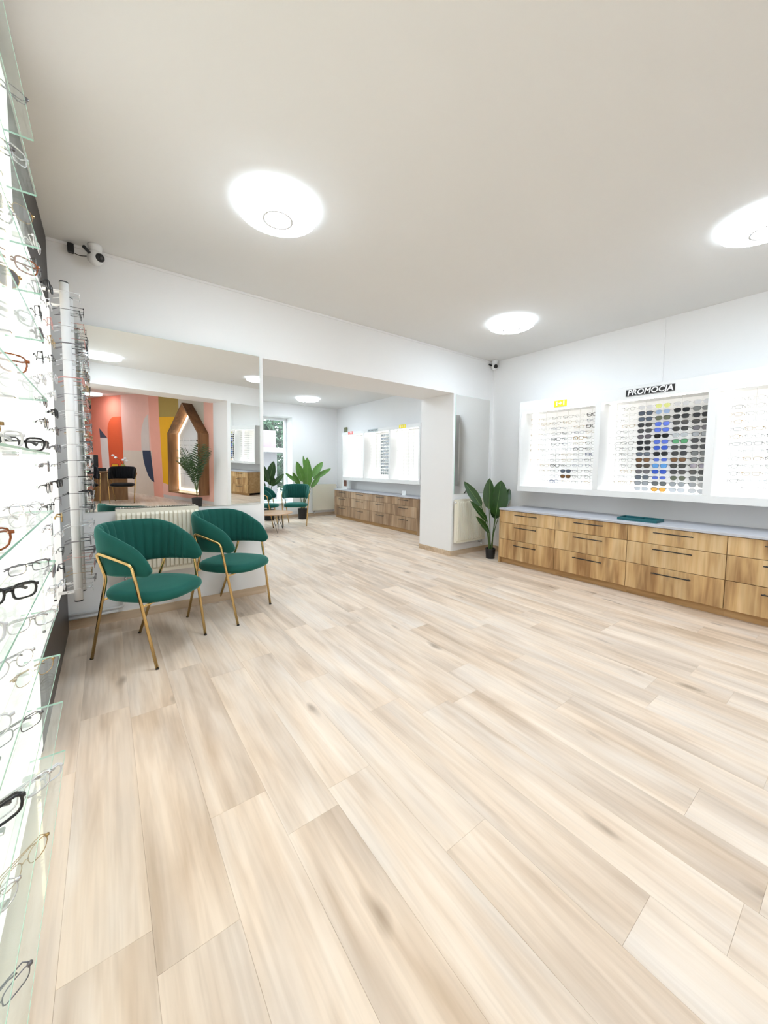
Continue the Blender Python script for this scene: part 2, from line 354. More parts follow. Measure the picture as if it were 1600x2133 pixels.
lamp(2.75, -0.65, ZC, 'round ceiling lamp seen only at the right edge of the large mirror')
lamp(3.86, 8.3, ZF, 'round glowing ceiling lamp in the far room')
lamp(-0.25, -7.2, 3.06, 'round ceiling lamp over the desk, seen in the large mirror')
lamp(3.5, 5.7, ZF, 'added unseen lamp brightening the far room, above the opening')  # added to lift the far room ceiling, stays out of sight
lamp(1.3, 6.9, ZF, 'added unseen lamp brightening the far room, behind the mirror wall')  # extra light for the far room, added where the wall hides it
lamp(-2.3, -3.6, 3.06, 'added unseen lamp brightening the office, nearest the front wall')  # added out of view to brighten the mural
lamp(-2.3, -6.8, 3.06, 'added unseen lamp brightening the office, at its far end')  # second added light for the mural, also unseen
lamp(-0.4, -4.1, 3.06, 'added unseen lamp brightening the office, above the beam')  # added because the office was too dark; the beam hides it

# ------------------------------------------------------------------ mirrors
def mirror(name, label, w_, h_, loc, rot):
    t = thing(name, label, 'mirror', loc); t.rotation_euler = rot
    B((0, 0.0012, 0), (w_, 0.006, h_)).obj('backing', EDGE, t)
    MB().add([(0.001, 0, .001), (w_-.001, 0, .001), (w_-.001, 0, h_-.001), (.001, 0, h_-.001)], [(0, 1, 2, 3)]).obj('mirror_glass', MIRROR, t)
    return t
TILT = 0.022
mirror('wall_mirror', 'large frameless wall mirror above the green chairs and radiator', 1.425, 1.50, (-0.14, YB-.007, 0.955), (TILT, 0, 0))
mirror('wall_mirror', 'narrow frameless wall mirror above the plant in the corner', 0.80, 1.49, (4.212, YB-.007, 0.95), (0, 0, 0))
ang = math.atan2(OB.y-OA.y, OB.x-OA.x)
mx_ = 2.50
mm_ = mirror('wall_mirror', 'tall mirror on the wall behind the camera, seen inside the large mirror', 2.2, 2.50, (mx_+2.2*math.cos(ang)+.007*math.sin(ang)*-1, opp(mx_)+2.2*math.sin(ang)+.008, 0.12), (0, 0, ang+PI))

# ------------------------------------------------------------------ armchairs with a curved channelled back
def chair_meshes(vel, key):
    D = {}
    # backrest: band swept round a U, thick, flared, rounded at the arm tips
    nu, nv = 168, 14
    def plan(t):                       # t in -1..1 -> point on the centre line, outward normal, angle share
        L1 = 0.235; La = PI*0.26; tot = L1+La/2
        s_ = abs(t)*tot; sg = 1 if t >= 0 else -1
        if s_ < La/2:
            a = s_/0.26; return sg*0.258*math.sin(a), 0.245*math.cos(a), sg*math.sin(a), math.cos(a)
        d = s_-La/2; return sg*(0.258-0.006*(d/L1)), -d, sg*1.0, 0.0
    m = MB(); rings = []
    for i in range(nu+1):
        t = -1+2*i/nu; x, y, nx, ny = plan(t); u = abs(t)
        top = 0.935-0.035*u**2-0.165*max(0, (u-.35)/.65)**1.6; bot = 0.60+0.02*u
        e = max(0.0, (u-.86)/.14)       # rounded arm tip
        cz = (top+bot)/2-0.02*e; hh = (top-bot)/2*math.sqrt(max(0.0, 1-e**2.6)) if e < 1 else 0.0
        hh = max(hh, .012)
        th = 0.026*(1-.35*e)
        ch = 0.0
        if u < .8: ch = 0.012*abs(math.sin(t*PI*10.5))**0.6
        ring = []
        for k in range(nv):
            a = 2*PI*k/nv; ca, sa = math.cos(a), math.sin(a)
            zz = math.copysign(abs(sa)**0.55, sa); rr = math.copysign(abs(ca)**0.8, ca)
            off = rr*th
            if rr < -.2: off -= (ch-.004)*min(1, (-rr-.2)*3)*(1 if abs(zz) < .97 else .4)
            z = cz+zz*hh
            fl_ = 0.045*((z-.60)/.33)*(1-u*.6)
            ring.append((x+nx*(off+fl_), y+ny*(off+fl_), z))
        rings.append(ring)
    vs = [p for r in rings for p in r]; fs = []
    for i in range(nu):
        for k in range(nv): fs.append((i*nv+k, i*nv+(k+1) % nv, (i+1)*nv+(k+1) % nv, (i+1)*nv+k))
    fs += [tuple(range(nv))[::-1], tuple(nu*nv+k for k in range(nv))]
    m.add(vs, fs); D['backrest'] = m.mesh('backrest', vel, True)
    # seat cushion
    m = MB(); n = 48; prof = [(0.90, .432), (.975, .440), (1.0, .458), (.985, .478), (.93, .494), (.80, .503), (.5, .507), (.02, .508)]
    vs = []; 
    for r, z in prof:
        for k in range(n):
            a = 2*PI*k/n; ca, sa = math.cos(a), math.sin(a)
            ex = 0.68
            x = math.copysign(abs(ca)**ex, ca)*0.262; y = math.copysign(abs(sa)**ex, sa)*(.255 if sa > 0 else .30)
            x *= (1-0.12*max(0, sa)); vs.append((x*r, y*r-.03, z))
    fs = [(i*n+k, i*n+(k+1) % n, (i+1)*n+(k+1) % n, (i+1)*n+k) for i in range(len(prof)-1) for k in range(n)]
    fs += [tuple(range(n))[::-1], tuple((len(prof)-1)*n+k for k in range(n))]
    m.add(vs, fs); D['seat'] = m.mesh('seat', vel, True)
    for s in (-1, 1):
        path = arc([(s*.256, -.257, 0), (s*.300, -.135, .70), (s*.312, -.01, .745), (s*.304, .115, .775), (s*.264, .09, .597), (s*.209, .284, 0)], .035, 6)
        # front leg, arm rail, rear leg of one bent tube: split where they change function
        cut1 = max(i for i, p in enumerate(path) if p.y < -.13 and p.z < .71)
        cut2 = min(i for i, p in enumerate(path) if i > cut1+3 and p.y > .06 and p.z < .765)
        D['leg_f%d' % s] = MB().tube(path[:cut1+1], .0105, 10).mesh('leg', GOLD, True)
        D['arm%d' % s] = MB().tube(path[cut1:cut2+1], .0105, 10).mesh('arm_rail', GOLD, True)
        D['leg_r%d' % s] = MB().tube(path[cut2:], .0105, 10).mesh('leg', GOLD, True)
        D['foot_f%d' % s] = MB().lathe([(.0115, 0), (.0115, .008), (.010, .009)], 10, (s*.256, -.257, 0)).mesh('foot_cap', BLACKP)
        D['foot_r%d' % s] = MB().lathe([(.0115, 0), (.0115, .008), (.010, .009)], 10, (s*.209, .284, 0)).mesh('foot_cap', BLACKP)
    D['str_r'] = MB().tube([(-.249, .141, .44), (.249, .141, .44)], .008, 8).mesh('stretcher', GOLD, True)
    D['str_f'] = MB().tube([(-.283, -.183, .425), (.283, -.183, .425)], .008, 8).mesh('stretcher', GOLD, True)
    return D
def make_chair(D, label, loc, rz, group):
    t = thing('armchair', label, 'chair', loc, rz, group)
    link(D['seat'], 'seat', t); link(D['backrest'], 'backrest', t)
    for s in (-1, 1):
        lf = link(D['leg_f%d' % s], 'leg', t); link(D['foot_f%d' % s], 'foot_cap', lf)
        lr = link(D['leg_r%d' % s], 'leg', t); link(D['foot_r%d' % s], 'foot_cap', lr)
        link(D['arm%d' % s], 'arm_rail', t)
    link(D['str_r'], 'stretcher', t); link(D['str_f'], 'stretcher', t)
    return t
DG = chair_meshes(GREEN, 'g'); DB = chair_meshes(BVELV, 'b')
GG = 'green velvet armchairs with gold legs'
make_chair(DG, 'green velvet armchair with gold legs, nearest the camera by the eyewear rods', (.231, 3.188, 0), math.radians(45), GG)
make_chair(DG, 'green velvet armchair with gold legs beside the opening, under the large mirror', (.885, 3.585, 0), math.radians(40), GG)
make_chair(DG, 'green velvet armchair in the far room in front of the potted plant', (3.49, 8.15, 0), math.radians(-30), GG)
make_chair(DG, 'green velvet armchair in the far room by the window, half hidden by the wall end', (2.80, 8.34, 0), math.radians(60), GG)
GBk = 'black velvet armchairs at the desk'
make_chair(DB, 'black armchair with gold legs in front of the desk flowers, in the mirror', (.36, -4.22, 0), math.radians(188), GBk)
make_chair(DB, 'black armchair at the desk half hidden by eyewear rods, in the mirror', (-.42, -4.3, 0), math.radians(172), GBk)

# ------------------------------------------------------------------ radiators
def radiator(label, x0, x1, z0, z1, yw, valve=1, flat=False):
    t = thing('radiator', label, 'radiator', ((x0+x1)/2, yw, z0)); W = x1-x0; H = z1-z0; hx = W/2
    yf = -.10
    m = MB(); n = int(W/.0333); vs = []; fs = []
    xs = []
    for i in range(n):
        p = -hx+W*i/n; q = W/n
        xs += [(p+q*.10, 0), (p+q*.16, -.016), (p+q*.84, -.016), (p+q*.90, 0)]
    if flat: xs = [(-hx, 0), (hx, 0)]
    else: xs = [(-hx, 0)]+xs+[(hx, 0)]
    zs = [(.0, 0), (.03, 0), (.05, 1), (H-.05, 1), (H-.03, 0), (H, 0)]
    for z, k in zs:
        for x, d in xs: vs.append((x, yf+.014+d*k, z))
    c = len(xs)
    for j in range(len(zs)-1):
        for i in range(c-1): fs.append((j*c+i, j*c+i+1, (j+1)*c+i+1, (j+1)*c+i))
    m.add(vs, fs); m.obj('front_panel', RADI, t)
    B((-hx, -.04, .0), (hx, -.028, H), .003).obj('rear_panel', RADI, t)
    B((-hx-.004, yf+.012, .01), (-hx, -.03, H-.008)).obj('side_cover', RADI, t); B((hx, yf+.012, .01), (hx+.004, -.03, H-.008)).obj('side_cover', RADI, t)
    g = MB()
    for i in range(int(W/.02)): g.box((-hx+.01+i*.02, yf+.02, H-.006), (-hx+.022+i*.02, -.032, H))
    g.box((-hx, yf+.012, H-.01), (hx, yf+.02, H+.001)); g.box((-hx, -.034, H-.01), (hx, -.028, H+.001)); g.obj('grille', RADI, t)
    for s in (-.6, .6): B((s*hx-.015, -.028, .08), (s*hx+.015, 0, H-.08)).obj('bracket', CHROME, t)
    vx = valve*(hx-.05)
    MB().tube([(vx, -.065, 0), (vx, -.065, -.05)], .011, 10).tube([(vx, -.065, -.045), (vx, 0, -.045)], .009, 8).obj('valve', CHROME, t, True)
    MB().lathe([(.016, 0), (.018, .012), (.018, .03), (.012, .034)], 12, (vx+.0, -.065, -.085)).obj('valve_cap', PIPE, t, True)
    MB().tube([(-valve*(hx+.004), -.065, H-.05), (-valve*(hx+.022), -.065, H-.05)], .012, 10).obj('vent_plug', CHROME, t, True)
    return t
radiator('cream ribbed radiator behind the two green armchairs', .06, .68, .40, .97, YB-.004, -1)
radiator('cream ribbed radiator behind the corner plant', 4.20, 4.86, .205, .87, YB-.004, 1)
radiator('cream flat radiator on the far room wall beside the plant', 4.47, 5.17, .15, .86, YF-.004, -1, True)
tp = thing('heating_pipe', 'white heating pipe along the wall behind the nearest armchair', 'pipe', (0, 0, 0))
MB().tube(arc([(XL+.01, YB-.03, .125), (.09, YB-.03, .125), (.09, YB-.03, .30), (.11, YB-.07, .32)], .03), .011, 10).obj('pipe_upper', PIPE, tp, True)
MB().tube([(XL+.01, YB-.03, .095), (.05, YB-.03, .095)], .011, 10).obj('pipe_lower', PIPE, tp, True)

# ------------------------------------------------------------------ drawer cabinets
def cabinet(label, xf, xb, y1, W, zt, group, front, hw):
    """one unit: far edge y1, three drawers facing -x"""
    t = thing('drawer_cabinet', label, 'cabinet', (xf, y1-W/2, 0), 0, group); d = xb-xf; h2 = W/2
    B((.055, -h2, 0), (.075, h2, .075)).obj('plinth', OAKC, t)
    m = MB(); m.box((.022, -h2, .075), (d, -h2+.016, zt-.028)); m.box((.022, h2-.016, .075), (d, h2, zt-.028)); m.box((.022, -h2+.016, .075), (d, h2-.016, .09)); m.box((d-.01, -h2+.016, .09), (d, h2-.016, zt-.028)); m.box((.03, -h2+.016, zt-.045), (d-.01, h2-.016, zt-.029))
    m.obj('body', OAKC, t)
    H = zt-.03-.08; zz = [.08, .08+H*.40, .08+H*.745, .08+H]
    for a, b in zip(zz[:-1], zz[1:]):
        dr = B((0, -h2+.0025, a+.0025), (.02, h2-.0025, b-.0025), .0015).obj('drawer', front, t)
        zh = b-.05 if b-a < .24 else b-.065
        hd = MB(); hd.box((-.030, -hw/2, zh-.005), (-.020, hw/2, zh+.005), .0015)
        for s in (-1, 1): hd.box((-.022, s*hw*.44-.005, zh-.004), (.001, s*hw*.44+.005, zh+.004))
        hd.obj('handle', BLACK, dr)
    return t
names4 = ['oak three-drawer cabinet next to the corner plant', 'oak three-drawer cabinet second from the corner plant', 'oak three-drawer cabinet in front of the teal tray, third from the plant', 'oak three-drawer cabinet cut by the right photo edge']
for i, lb in enumerate(names4): cabinet(lb, 4.484, XR-.012, 3.275-.818*i, .818, .787, 'oak drawer cabinets along the right wall', OAK, .33)
tag(B((4.468, 3.275-.818*4, .760), (XR-.002, 3.29, .787), .003).obj('worktop', COUNTER), 'long grey worktop on the oak cabinets along the right wall', 'worktop')
end = tag(B((4.484, 3.276, 0), (XR-.012, 3.29, .759), .001).obj('end_panel', OAK), 'oak end panel of the right cabinets beside the plant', 'panel')
far4 = ['far room drawer cabinet next to the far radiator', 'far room drawer cabinet second from the far radiator', 'far room drawer cabinet third from the far radiator', 'far room drawer cabinet nearest the thick pillar']
for i, lb in enumerate(far4): cabinet(lb, 4.87, XRF-.012, 8.84-.835*i, .835, .757, 'drawer cabinets in the far room', OAKF, .30)
tag(B((4.855, 5.46, .730), (XRF-.002, 8.85, .757), .003).obj('worktop', COUNTER), 'grey worktop on the far room cabinets', 'worktop')
tag(B((4.872, 5.466, 0), (XRF-.012, 5.499, .729), .001).obj('end_panel', OAKF), 'oak end panel of the far room cabinets at the pillar', 'panel')
# teal tray
tt = thing('tray', 'flat teal tray lying on the grey worktop under the promotion sign', 'tray', (4.70, 1.60, .787))
B((-.11, -.185, .0), (.11, .185, .006)).obj('tray_base', TEAL, tt)
for a, b in (((-.115, -.19, 0), (-.105, .19, .032)), ((.105, -.19, 0), (.115, .19, .032)), ((-.105, -.19, 0), (.105, -.18, .032)), ((-.105, .18, 0), (.105, .19, .032))): B(a, b, .002).obj('tray_rim', TEAL, tt)
B((-.105, -.004, .006), (.105, .004, .026)).obj('divider', TEAL, tt)

# ------------------------------------------------------------------ spectacles
def lens_loop(sx, a, b, ex, n=16, drop=0.0):
    pts = []
    for k in range(n):
        t = 2*PI*k/n; c, s = math.cos(t), math.sin(t)
        x = math.copysign(abs(c)**ex, c)*a; z = math.copysign(abs(s)**ex, s)*b
        if s < 0: x *= 1-drop*(-s)
        pts.append((sx+x, .0009*0, z))
    return pts
gcache = {}
def glasses_meshes(style, fmat, lmat, fold=False):
    key = (style, fmat.name, lmat.name, fold)
    if key in gcache: return gcache[key]
    a, b, ex, r, br, drop = {'round': (.0235, .0215, 1.0, .0013, .020, 0), 'rect': (.0265, .0165, .55, .0014, .019, .05), 'wayf': (.0310, .0225, .58, .0022, .014, .16), 'pilot': (.0300, .0240, .72, .0012, .018, .22), 'thick': (.0265, .0205, .6, .0032, .018, .08)}[style]
    cx_ = br/2+a
    f = MB()
    for s in (-1, 1): f.tube(lens_loop(s*cx_, a, b, ex, 16, drop), r, 5, True)
    f.tube([(-br/2, 0, b*.25), (0, -.001, b*.45), (br/2, 0, b*.25)], r*1.1, 5)
    for s in (-1, 1): f.box((s*(cx_+a*.9), -.002, b*.35), (s*(cx_+a+.006), .004, b*.35+.007))
    D = {'frame': f.mesh('rim', fmat, True)}
    for s in (-1, 1):
        l = MB(); lp = lens_loop(s*cx_, a*.98, b*.98, ex, 16, drop)
        l.add([(x, -.0006, z) for x, y, z in lp], [tuple(range(16))]); D['lens%d' % s] = l.mesh('lens', lmat)
        x = s*(cx_+a+.004); z = b*.35+.0035
        if fold: pth = [(x, .004, z), (x*.96, .014+.006*(s > 0), z), (-x*.55, .020+.006*(s > 0), z-.003), (-x*.8, .022+.006*(s > 0), z-.012)]
        else: pth = [(x, .004, z), (x, .06, z), (x*.97, .10, z-.001), (x*.94, .135, z-.016)]
        D['temple%d' % s] = MB().tube(pth, [r*1.2, r*1.1, r*1.2, r*1.7], 5).mesh('temple', fmat, True)
    gcache[key] = D; return D
def place_glasses(D, label, cat, group, loc, rz, name='eyeglasses', rx=0.0):
    t = thing(name, label, cat, loc, rz, group); t.rotation_euler = (rx, 0, rz)
    link(D['frame'], 'rim', t)
    for s in (-1, 1): link(D['lens%d' % s], 'lens', t); link(D['temple%d' % s], 'temple', t)
    return t
CLEARL = clear('demo_lens', (250, 251, 252), 0.05)
FR = [pm('frame_gunmetal', (120, 118, 122), 0.3, 0.7, bump=.01), pm('frame_silver', (206, 206, 210), 0.25, 0.9, bump=.01), pm('frame_gold', (180, 150, 100), 0.25, 0.9, bump=.01), pm('frame_black', (26, 25, 27), 0.35, bump=.01), pm('frame_rose', (196, 140, 132), 0.35, bump=.01), pm('frame_blue', (70, 84, 120), 0.35, bump=.01), pm('frame_clear', (222, 222, 224), 0.2, bump=.01)]
TORT = pm('frame_tortoise', (140, 72, 24), 0.25, var=0.6, vscale=90, bump=.01)
def sunlens(nm, rgb, gl=0.12):
    return pm('lens_'+nm, rgb, gl, spec=0.6, coat=0.3, var=0.12, vscale=25)
SL = {'pale': sunlens('pale', (206, 208, 212)), 'yellow': sunlens('yellow', (214, 220, 140)), 'slate': sunlens('slate', (84, 94, 108)), 'sky': sunlens('sky', (150, 172, 206)), 'dark': sunlens('dark', (44, 46, 50)), 'black': sunlens('black', (30, 32, 32)), 'blue': sunlens('blue', (70, 100, 200), .08), 'cyan': sunlens('cyan', (80, 150, 215), .08), 'olive': sunlens('olive', (96, 102, 84)), 'green': sunlens('green', (70, 150, 96), .08), 'brown': sunlens('brown', (110, 72, 30)), 'dbrown': sunlens('dark_brown', (62, 48, 36)), 'fade': sunlens('grey_fade', (98, 94, 100)), 'light': sunlens('light_grey', (152, 156, 160)), 'grey': sunlens('grey', (108, 112, 112)), 'orange': sunlens('orange', (240, 176, 70)), 'clear': sunlens('smoke', (176, 180, 182)), 'violet': sunlens('violet_grey', (132, 128, 146))}
LNAME = {'pale': 'very pale', 'yellow': 'pale yellow', 'slate': 'slate grey', 'sky': 'light blue', 'dark': 'dark grey', 'black': 'black', 'blue': 'mirrored blue', 'cyan': 'bright cyan blue', 'olive': 'olive', 'green': 'mirrored green', 'brown': 'brown', 'dbrown': 'dark brown', 'fade': 'fading grey', 'light': 'light grey', 'grey': 'mid grey', 'orange': 'orange', 'clear': 'smoke tinted', 'violet': 'violet grey'}
SUN = [['pale', 'slate', 'slate', 'dark', 'dark', 'fade', 'dark', 'dark', 'slate', 'brown', 'dbrown', 'fade', 'slate', 'light', 'pale'],
       ['yellow', 'sky', 'olive', 'blue', 'blue', 'black', 'blue', 'blue', 'dark', 'blue', 'cyan', 'blue', 'blue', 'grey', 'orange'],
       ['pale', 'dark', 'dark', 'dark', 'black', 'clear', 'green', 'dark', 'dark', 'brown', 'black', 'dark', 'olive', 'light', 'pale'],
       ['pale', 'grey', 'dark', 'dark', 'fade', 'light', 'dark', 'dark', 'grey', 'grey', 'violet', 'dark', 'grey', 'light', 'pale']]

# ------------------------------------------------------------------ illuminated wall displays (three bays each)
def wall_display(label, xf, xb, ys, z0, z1, zb, zt, group=None):
    """ys: list of (y_hi, y_lo) bay openings"""
    yh, yl = ys[0][0]+.04, ys[-1][1]-.05
    t = thing('eyewear_display_case', label, 'display case', (xf, (yh+yl)/2, zb)); ox, oy, oz = xf, (yh+yl)/2, zb
    def bx(n, a, b, mt, bev=0.0, par=t):
        return B((a[0]-ox, a[1]-oy, a[2]-oz), (b[0]-ox, b[1]-oy, b[2]-oz), bev).obj(n, mt, par)
    bx('bottom_panel', (xf, yl, zb), (xb, yh, z0), WHITE, .002); bx('top_panel', (xf, yl, z1), (xb, yh, zt), WHITE, .002)
    bx('back_panel', (xb-.008, yl, z0), (xb, yh, z1), BAYBOX)
    edges = [yh]+[v for p in ys for v in p]+[yl]
    for i in range(0, len(edges), 2): bx('divider', (xf, edges[i+1], z0), (xb-.008, edges[i], z1), WHITE, .002)
    for a, b in ys:
        bx('led_strip', (xb-.022, a-.014, z0+.01), (xb-.010, a-.002, z1-.01), LEDM)
        bx('led_strip', (xf+.03, b+.01, z1-.012), (xf+.045, a-.01, z1-.002), LEDM)
        bx('led_strip', (xb-.03, b+.02, z0+.002), (xb-.018, a-.02, z0+.010), LEDM)
    return t, bx
bays = [(3.163, 2.160), (2.097, 1.092), (1.024, 0.03)]
tR, bxR = wall_display('white illuminated eyewear display case with three bays on the right wall', 4.76, XR-.003, bays, 1.098, 2.140, 1.024, 2.285)
XG = 4.965
def column(bx, y, x, z0, z1, par): bx('display_rod', (x+.008, y-.002, z0), (x+.013, y+.002, z1), WHITE, 0, par)
# bay under the yellow sign: 13 rows by 6 columns
zs13 = [2.045-.0725*i for i in range(13)]
for c in range(6):
    y = 3.075-.157*c; column(bxR, y, XG, 1.10, 2.135, tR)
    for r, z in enumerate(zs13):
        st = random.choice(['round', 'rect', 'rect', 'thick']); fm = random.choice([FR[0], FR[0], FR[3], FR[3], FR[2], FR[5], FR[6]])
        if c < 2: fm = random.choice([FR[1], FR[6], FR[2]]); st = random.choice(['round', 'rect'])
        if c == 3 and r in (10, 11):
            place_glasses(glasses_meshes('wayf', FR[3], SL['slate' if r == 10 else 'brown']), ('dark' if r == 10 else 'brown') + ' tinted sunglasses low in the bay under the yellow sign', 'sunglasses', 'tinted sunglasses among the eyeglasses', (XG, y, z), -PI/2, 'sunglasses'); continue
        place_glasses(glasses_meshes(st, fm, CLEARL), 'thin clear eyeglasses, %s row from top, %s from left, bay under yellow sign' % (ORD[r], ORD[c]), 'eyeglasses', 'eyeglasses in the bay under the yellow sign', (XG, y+random.uniform(-.004, .004), z), -PI/2+random.uniform(-.05, .05))
# bay under the promotion sign: two columns of clear ones, four of sunglasses, 15 rows
zs15 = [2.062-.0668*i for i in range(15)]
for c, y in enumerate((2.00, 1.865)):
    column(bxR, y, XG, 1.10, 2.135, tR)
    for r, z in enumerate(zs15[:14]):
        fm = random.choice([FR[1], FR[6], FR[0], FR[2]])
        if r in (6, 7, 8) and c < 2: fm = FR[3]
        place_glasses(glasses_meshes(random.choice(['round', 'rect']), fm, CLEARL), 'thin clear eyeglasses, %s row from top, %s column of bay under PROMOCJA sign' % (ORD[r], ORD[c]), 'eyeglasses', 'eyeglasses in the bay under the promotion sign', (XG, y, z), -PI/2)
for c, y in enumerate((1.696, 1.528, 1.358, 1.185)):
    column(bxR, y, XG, 1.10, 2.135, tR)
    for r, z in enumerate(zs15):
        k = SUN[c][r]; st = 'pilot' if (r in (0, 1) and k in ('pale', 'sky', 'yellow')) else random.choice(['wayf', 'wayf', 'rect' if k in ('blue', 'clear') else 'wayf', 'pilot' if k in ('olive', 'light') else 'wayf'])
        fm = FR[1] if k in ('pale', 'yellow', 'sky', 'clear') else (FR[5] if k in ('blue', 'cyan') else FR[3])
        place_glasses(glasses_meshes(st, fm, SL[k]), 'sunglasses with %s lenses, %s row from top, %s column under PROMOCJA sign' % (LNAME[k], ORD[r], ORD[c]), 'sunglasses', 'sunglasses under the promotion sign', (XG, y+random.uniform(-.003, .003), z), -PI/2+random.uniform(-.06, .06), 'sunglasses')
# bay cut by the right edge of the photo: three columns in view
for c in range(3):
    y = .935-.157*c; column(bxR, y, XG, 1.10, 2.135, tR)
    for r, z in enumerate(zs13):
        place_glasses(glasses_meshes(random.choice(['round', 'rect']), random.choice([FR[1], FR[6], FR[2], FR[0]]), CLEARL), 'thin clear eyeglasses, %s row from top, %s column of rightmost wall bay' % (ORD[r], ORD[c]), 'eyeglasses', 'eyeglasses in the rightmost bay', (XG, y, z), -PI/2)
# far room display
fb = [(8.59, 7.63), (7.57, 6.61), (6.55, 5.62)]
tF, bxF = wall_display('white illuminated eyewear display case on the far room wall', 4.98, XRF-.003, fb, 1.085, 2.150, 1.0, 2.235)
for c, y in enumerate((6.98, 6.82, 6.70)):
    for r in range(13):
        if c == 2 and r % 3 == 1: continue
        D = glasses_meshes('wayf', FR[3], SL[['dark', 'slate', 'black', 'grey'][(r+c*3) % 4]])
        place_glasses(D, 'dark sunglasses in the far room display, %s row, %s column' % (ORD[r], ORD[c]), 'sunglasses', 'sunglasses in the far room display', (5.10, y, 2.07-.072*r), -PI/2, 'sunglasses')
    column(bxF, y, 5.10, 1.09, 2.145, tF)
st_ = MB()
def faint(m, x, y, z):
    for s in (-1, 1): m.tube([(x, y+s*.033+.024*math.cos(a*PI/4), z+.018*math.sin(a*PI/4)) for a in range(8)], .0012, 4, True)
for y in (8.4, 8.24, 8.08, 7.92, 7.76, 7.44, 7.28, 7.12): 
    for r in range(13): faint(st_, 5.12, y, 2.07-.072*r)
    column(bxF, y, 5.12, 1.09, 2.145, tF)
for y in (6.42, 6.26, 6.10, 5.94, 5.78):
    for r in range(13): faint(st_, 5.12, y, 2.07-.072*r)
    column(bxF, y, 5.12, 1.09, 2.145, tF)
tag(st_.obj('eyeglasses', FR[1], None, True), 'rows of faint eyeglasses filling the far room display bays', 'eyeglasses', kind='stuff')

# ------------------------------------------------------------------ signs
def text_mesh(txt, size, extr, mat, shear=0.0, bold=0.0, spacing=1.0):
    cu = bpy.data.curves.new('lettering', 'FONT'); cu.body = txt; cu.size = size; cu.extrude = extr; cu.shear = shear; cu.offset = bold; cu.align_x = 'CENTER'; cu.align_y = 'CENTER'; cu.space_character = spacing; cu.resolution_u = 3
    to = bpy.data.objects.new('lettering', cu); C.objects.link(to); bpy.context.view_layer.update()
    me = bpy.data.meshes.new_from_object(to.evaluated_get(bpy.context.evaluated_depsgraph_get())); bpy.data.objects.remove(to); me.materials.clear(); me.materials.append(mat); return me
def sign(label, x, y, z, w_, h_, board, txt, tsize, tmat, border=None, shear=0.0, bold=0.0, fitw=None):
    t = thing('sign', label, 'sign', (x, y, z))
    B((-.004, -w_/2, 0), (0, w_/2, h_), .0006).obj('board', board, t)
    if border:
        b = .004
        for a, c in (((-.0046, -w_/2+.003, .003), (-.0041, w_/2-.003, .003+b*.5)), ((-.0046, -w_/2+.003, h_-.003-b*.5), (-.0041, w_/2-.003, h_-.003))): B(a, c).obj('border_line', border, t)
    me = text_mesh(txt, tsize, .0006, tmat, shear, bold)
    o = link(me, 'lettering', t, (-.0049, 0, h_/2)); o.matrix_local = Matrix.Translation((-.0049, 0, h_*.5)) @ Matrix(((0, 0, -1, 0), (-1, 0, 0, 0), (0, 1, 0, 0), (0, 0, 0, 1)))
    if fitw:
        xs = [v.co.x for v in me.vertices]; k = fitw/(max(xs)-min(xs))
        for v in me.vertices: v.co.x *= k
    return t
SBLACK = pm('sign_black', (30, 28, 28), 0.5, bump=.02); SWHITE = pm('sign_white', (246, 246, 246), 0.5, bump=.02); SYEL = pm('sign_yellow', (246, 226, 40), 0.5, bump=.02); SRED = pm('sign_red', (238, 96, 84), 0.5, bump=.02); SGREY = pm('sign_grey', (120, 122, 120), 0.5, bump=.02); SOLIVE = pm('sign_olive', (120, 124, 88), 0.5, bump=.02)
sign('black sign reading PROMOCJA in white capitals on the display case', 4.7595, 1.600, 2.172, .462, .078, SBLACK, 'PROMOCJA', .083, SWHITE, SWHITE, .16, .0019, .43)
sign('small yellow 1+1 sign above the left display bay', 4.7595, 2.602, 2.158, .17, .082, SYEL, '1+1', .07, SWHITE, None, 0, .003, .11)
sign('small red 1+1 sign above the far room display', 4.9795, 8.20, 2.165, .24, .07, SRED, '1+1', .06, SWHITE, None, 0, .002, .15)
sign('pale grey sign above the middle far room bay', 4.9795, 7.22, 2.165, .42, .06, pm('sign_pale', (196, 206, 210), .5, bump=.02), 'PROMOCJA', .05, SGREY, None, .1, .001, .36)
sign('small yellow 1+1 sign above the far room bay nearest the pillar', 4.9795, 6.13, 2.165, .22, .07, SYEL, '1+1', .06, SWHITE, None, 0, .002, .14)
tb = thing('sensor_box', 'small olive grey box on the far room wall above the display corner', 'sensor', (XRF-.001, 8.88, 2.28))
B((-.04, -.06, 0), (0, .06, .13), .006).obj('housing', SOLIVE, tb); B((-.046, -.03, .03), (-.0401, .03, .07), .002).obj('sensor_window', SGREY, tb)
# leaflet holder and card on the far worktop
th = thing('leaflet_holder', 'white leaflet holder with a picture card on the far worktop', 'leaflet holder', (5.02, 8.62, .757))
B((-.10, -.13, 0), (.10, .13, .004)).obj('base', WHITE, th); B((.03, -.13, .004), (.036, .13, .20)).obj('back_plate', WHITE, th)
B((.024, -.11, .08), (.029, .02, .24)).obj('picture_card', pm('card_brown', (120, 74, 58), .5, var=.5, vscale=20, bump=.02), th)
tc_ = thing('card_stand', 'small white card standing on the far worktop near the pillar', 'card', (5.02, 6.10, .757))
B((-.03, -.06, 0), (.03, .06, .004)).obj('base', WHITE, tc_); B((-.003, -.06, .004), (.003, .06, .10)).obj('card', WHITE, tc_)

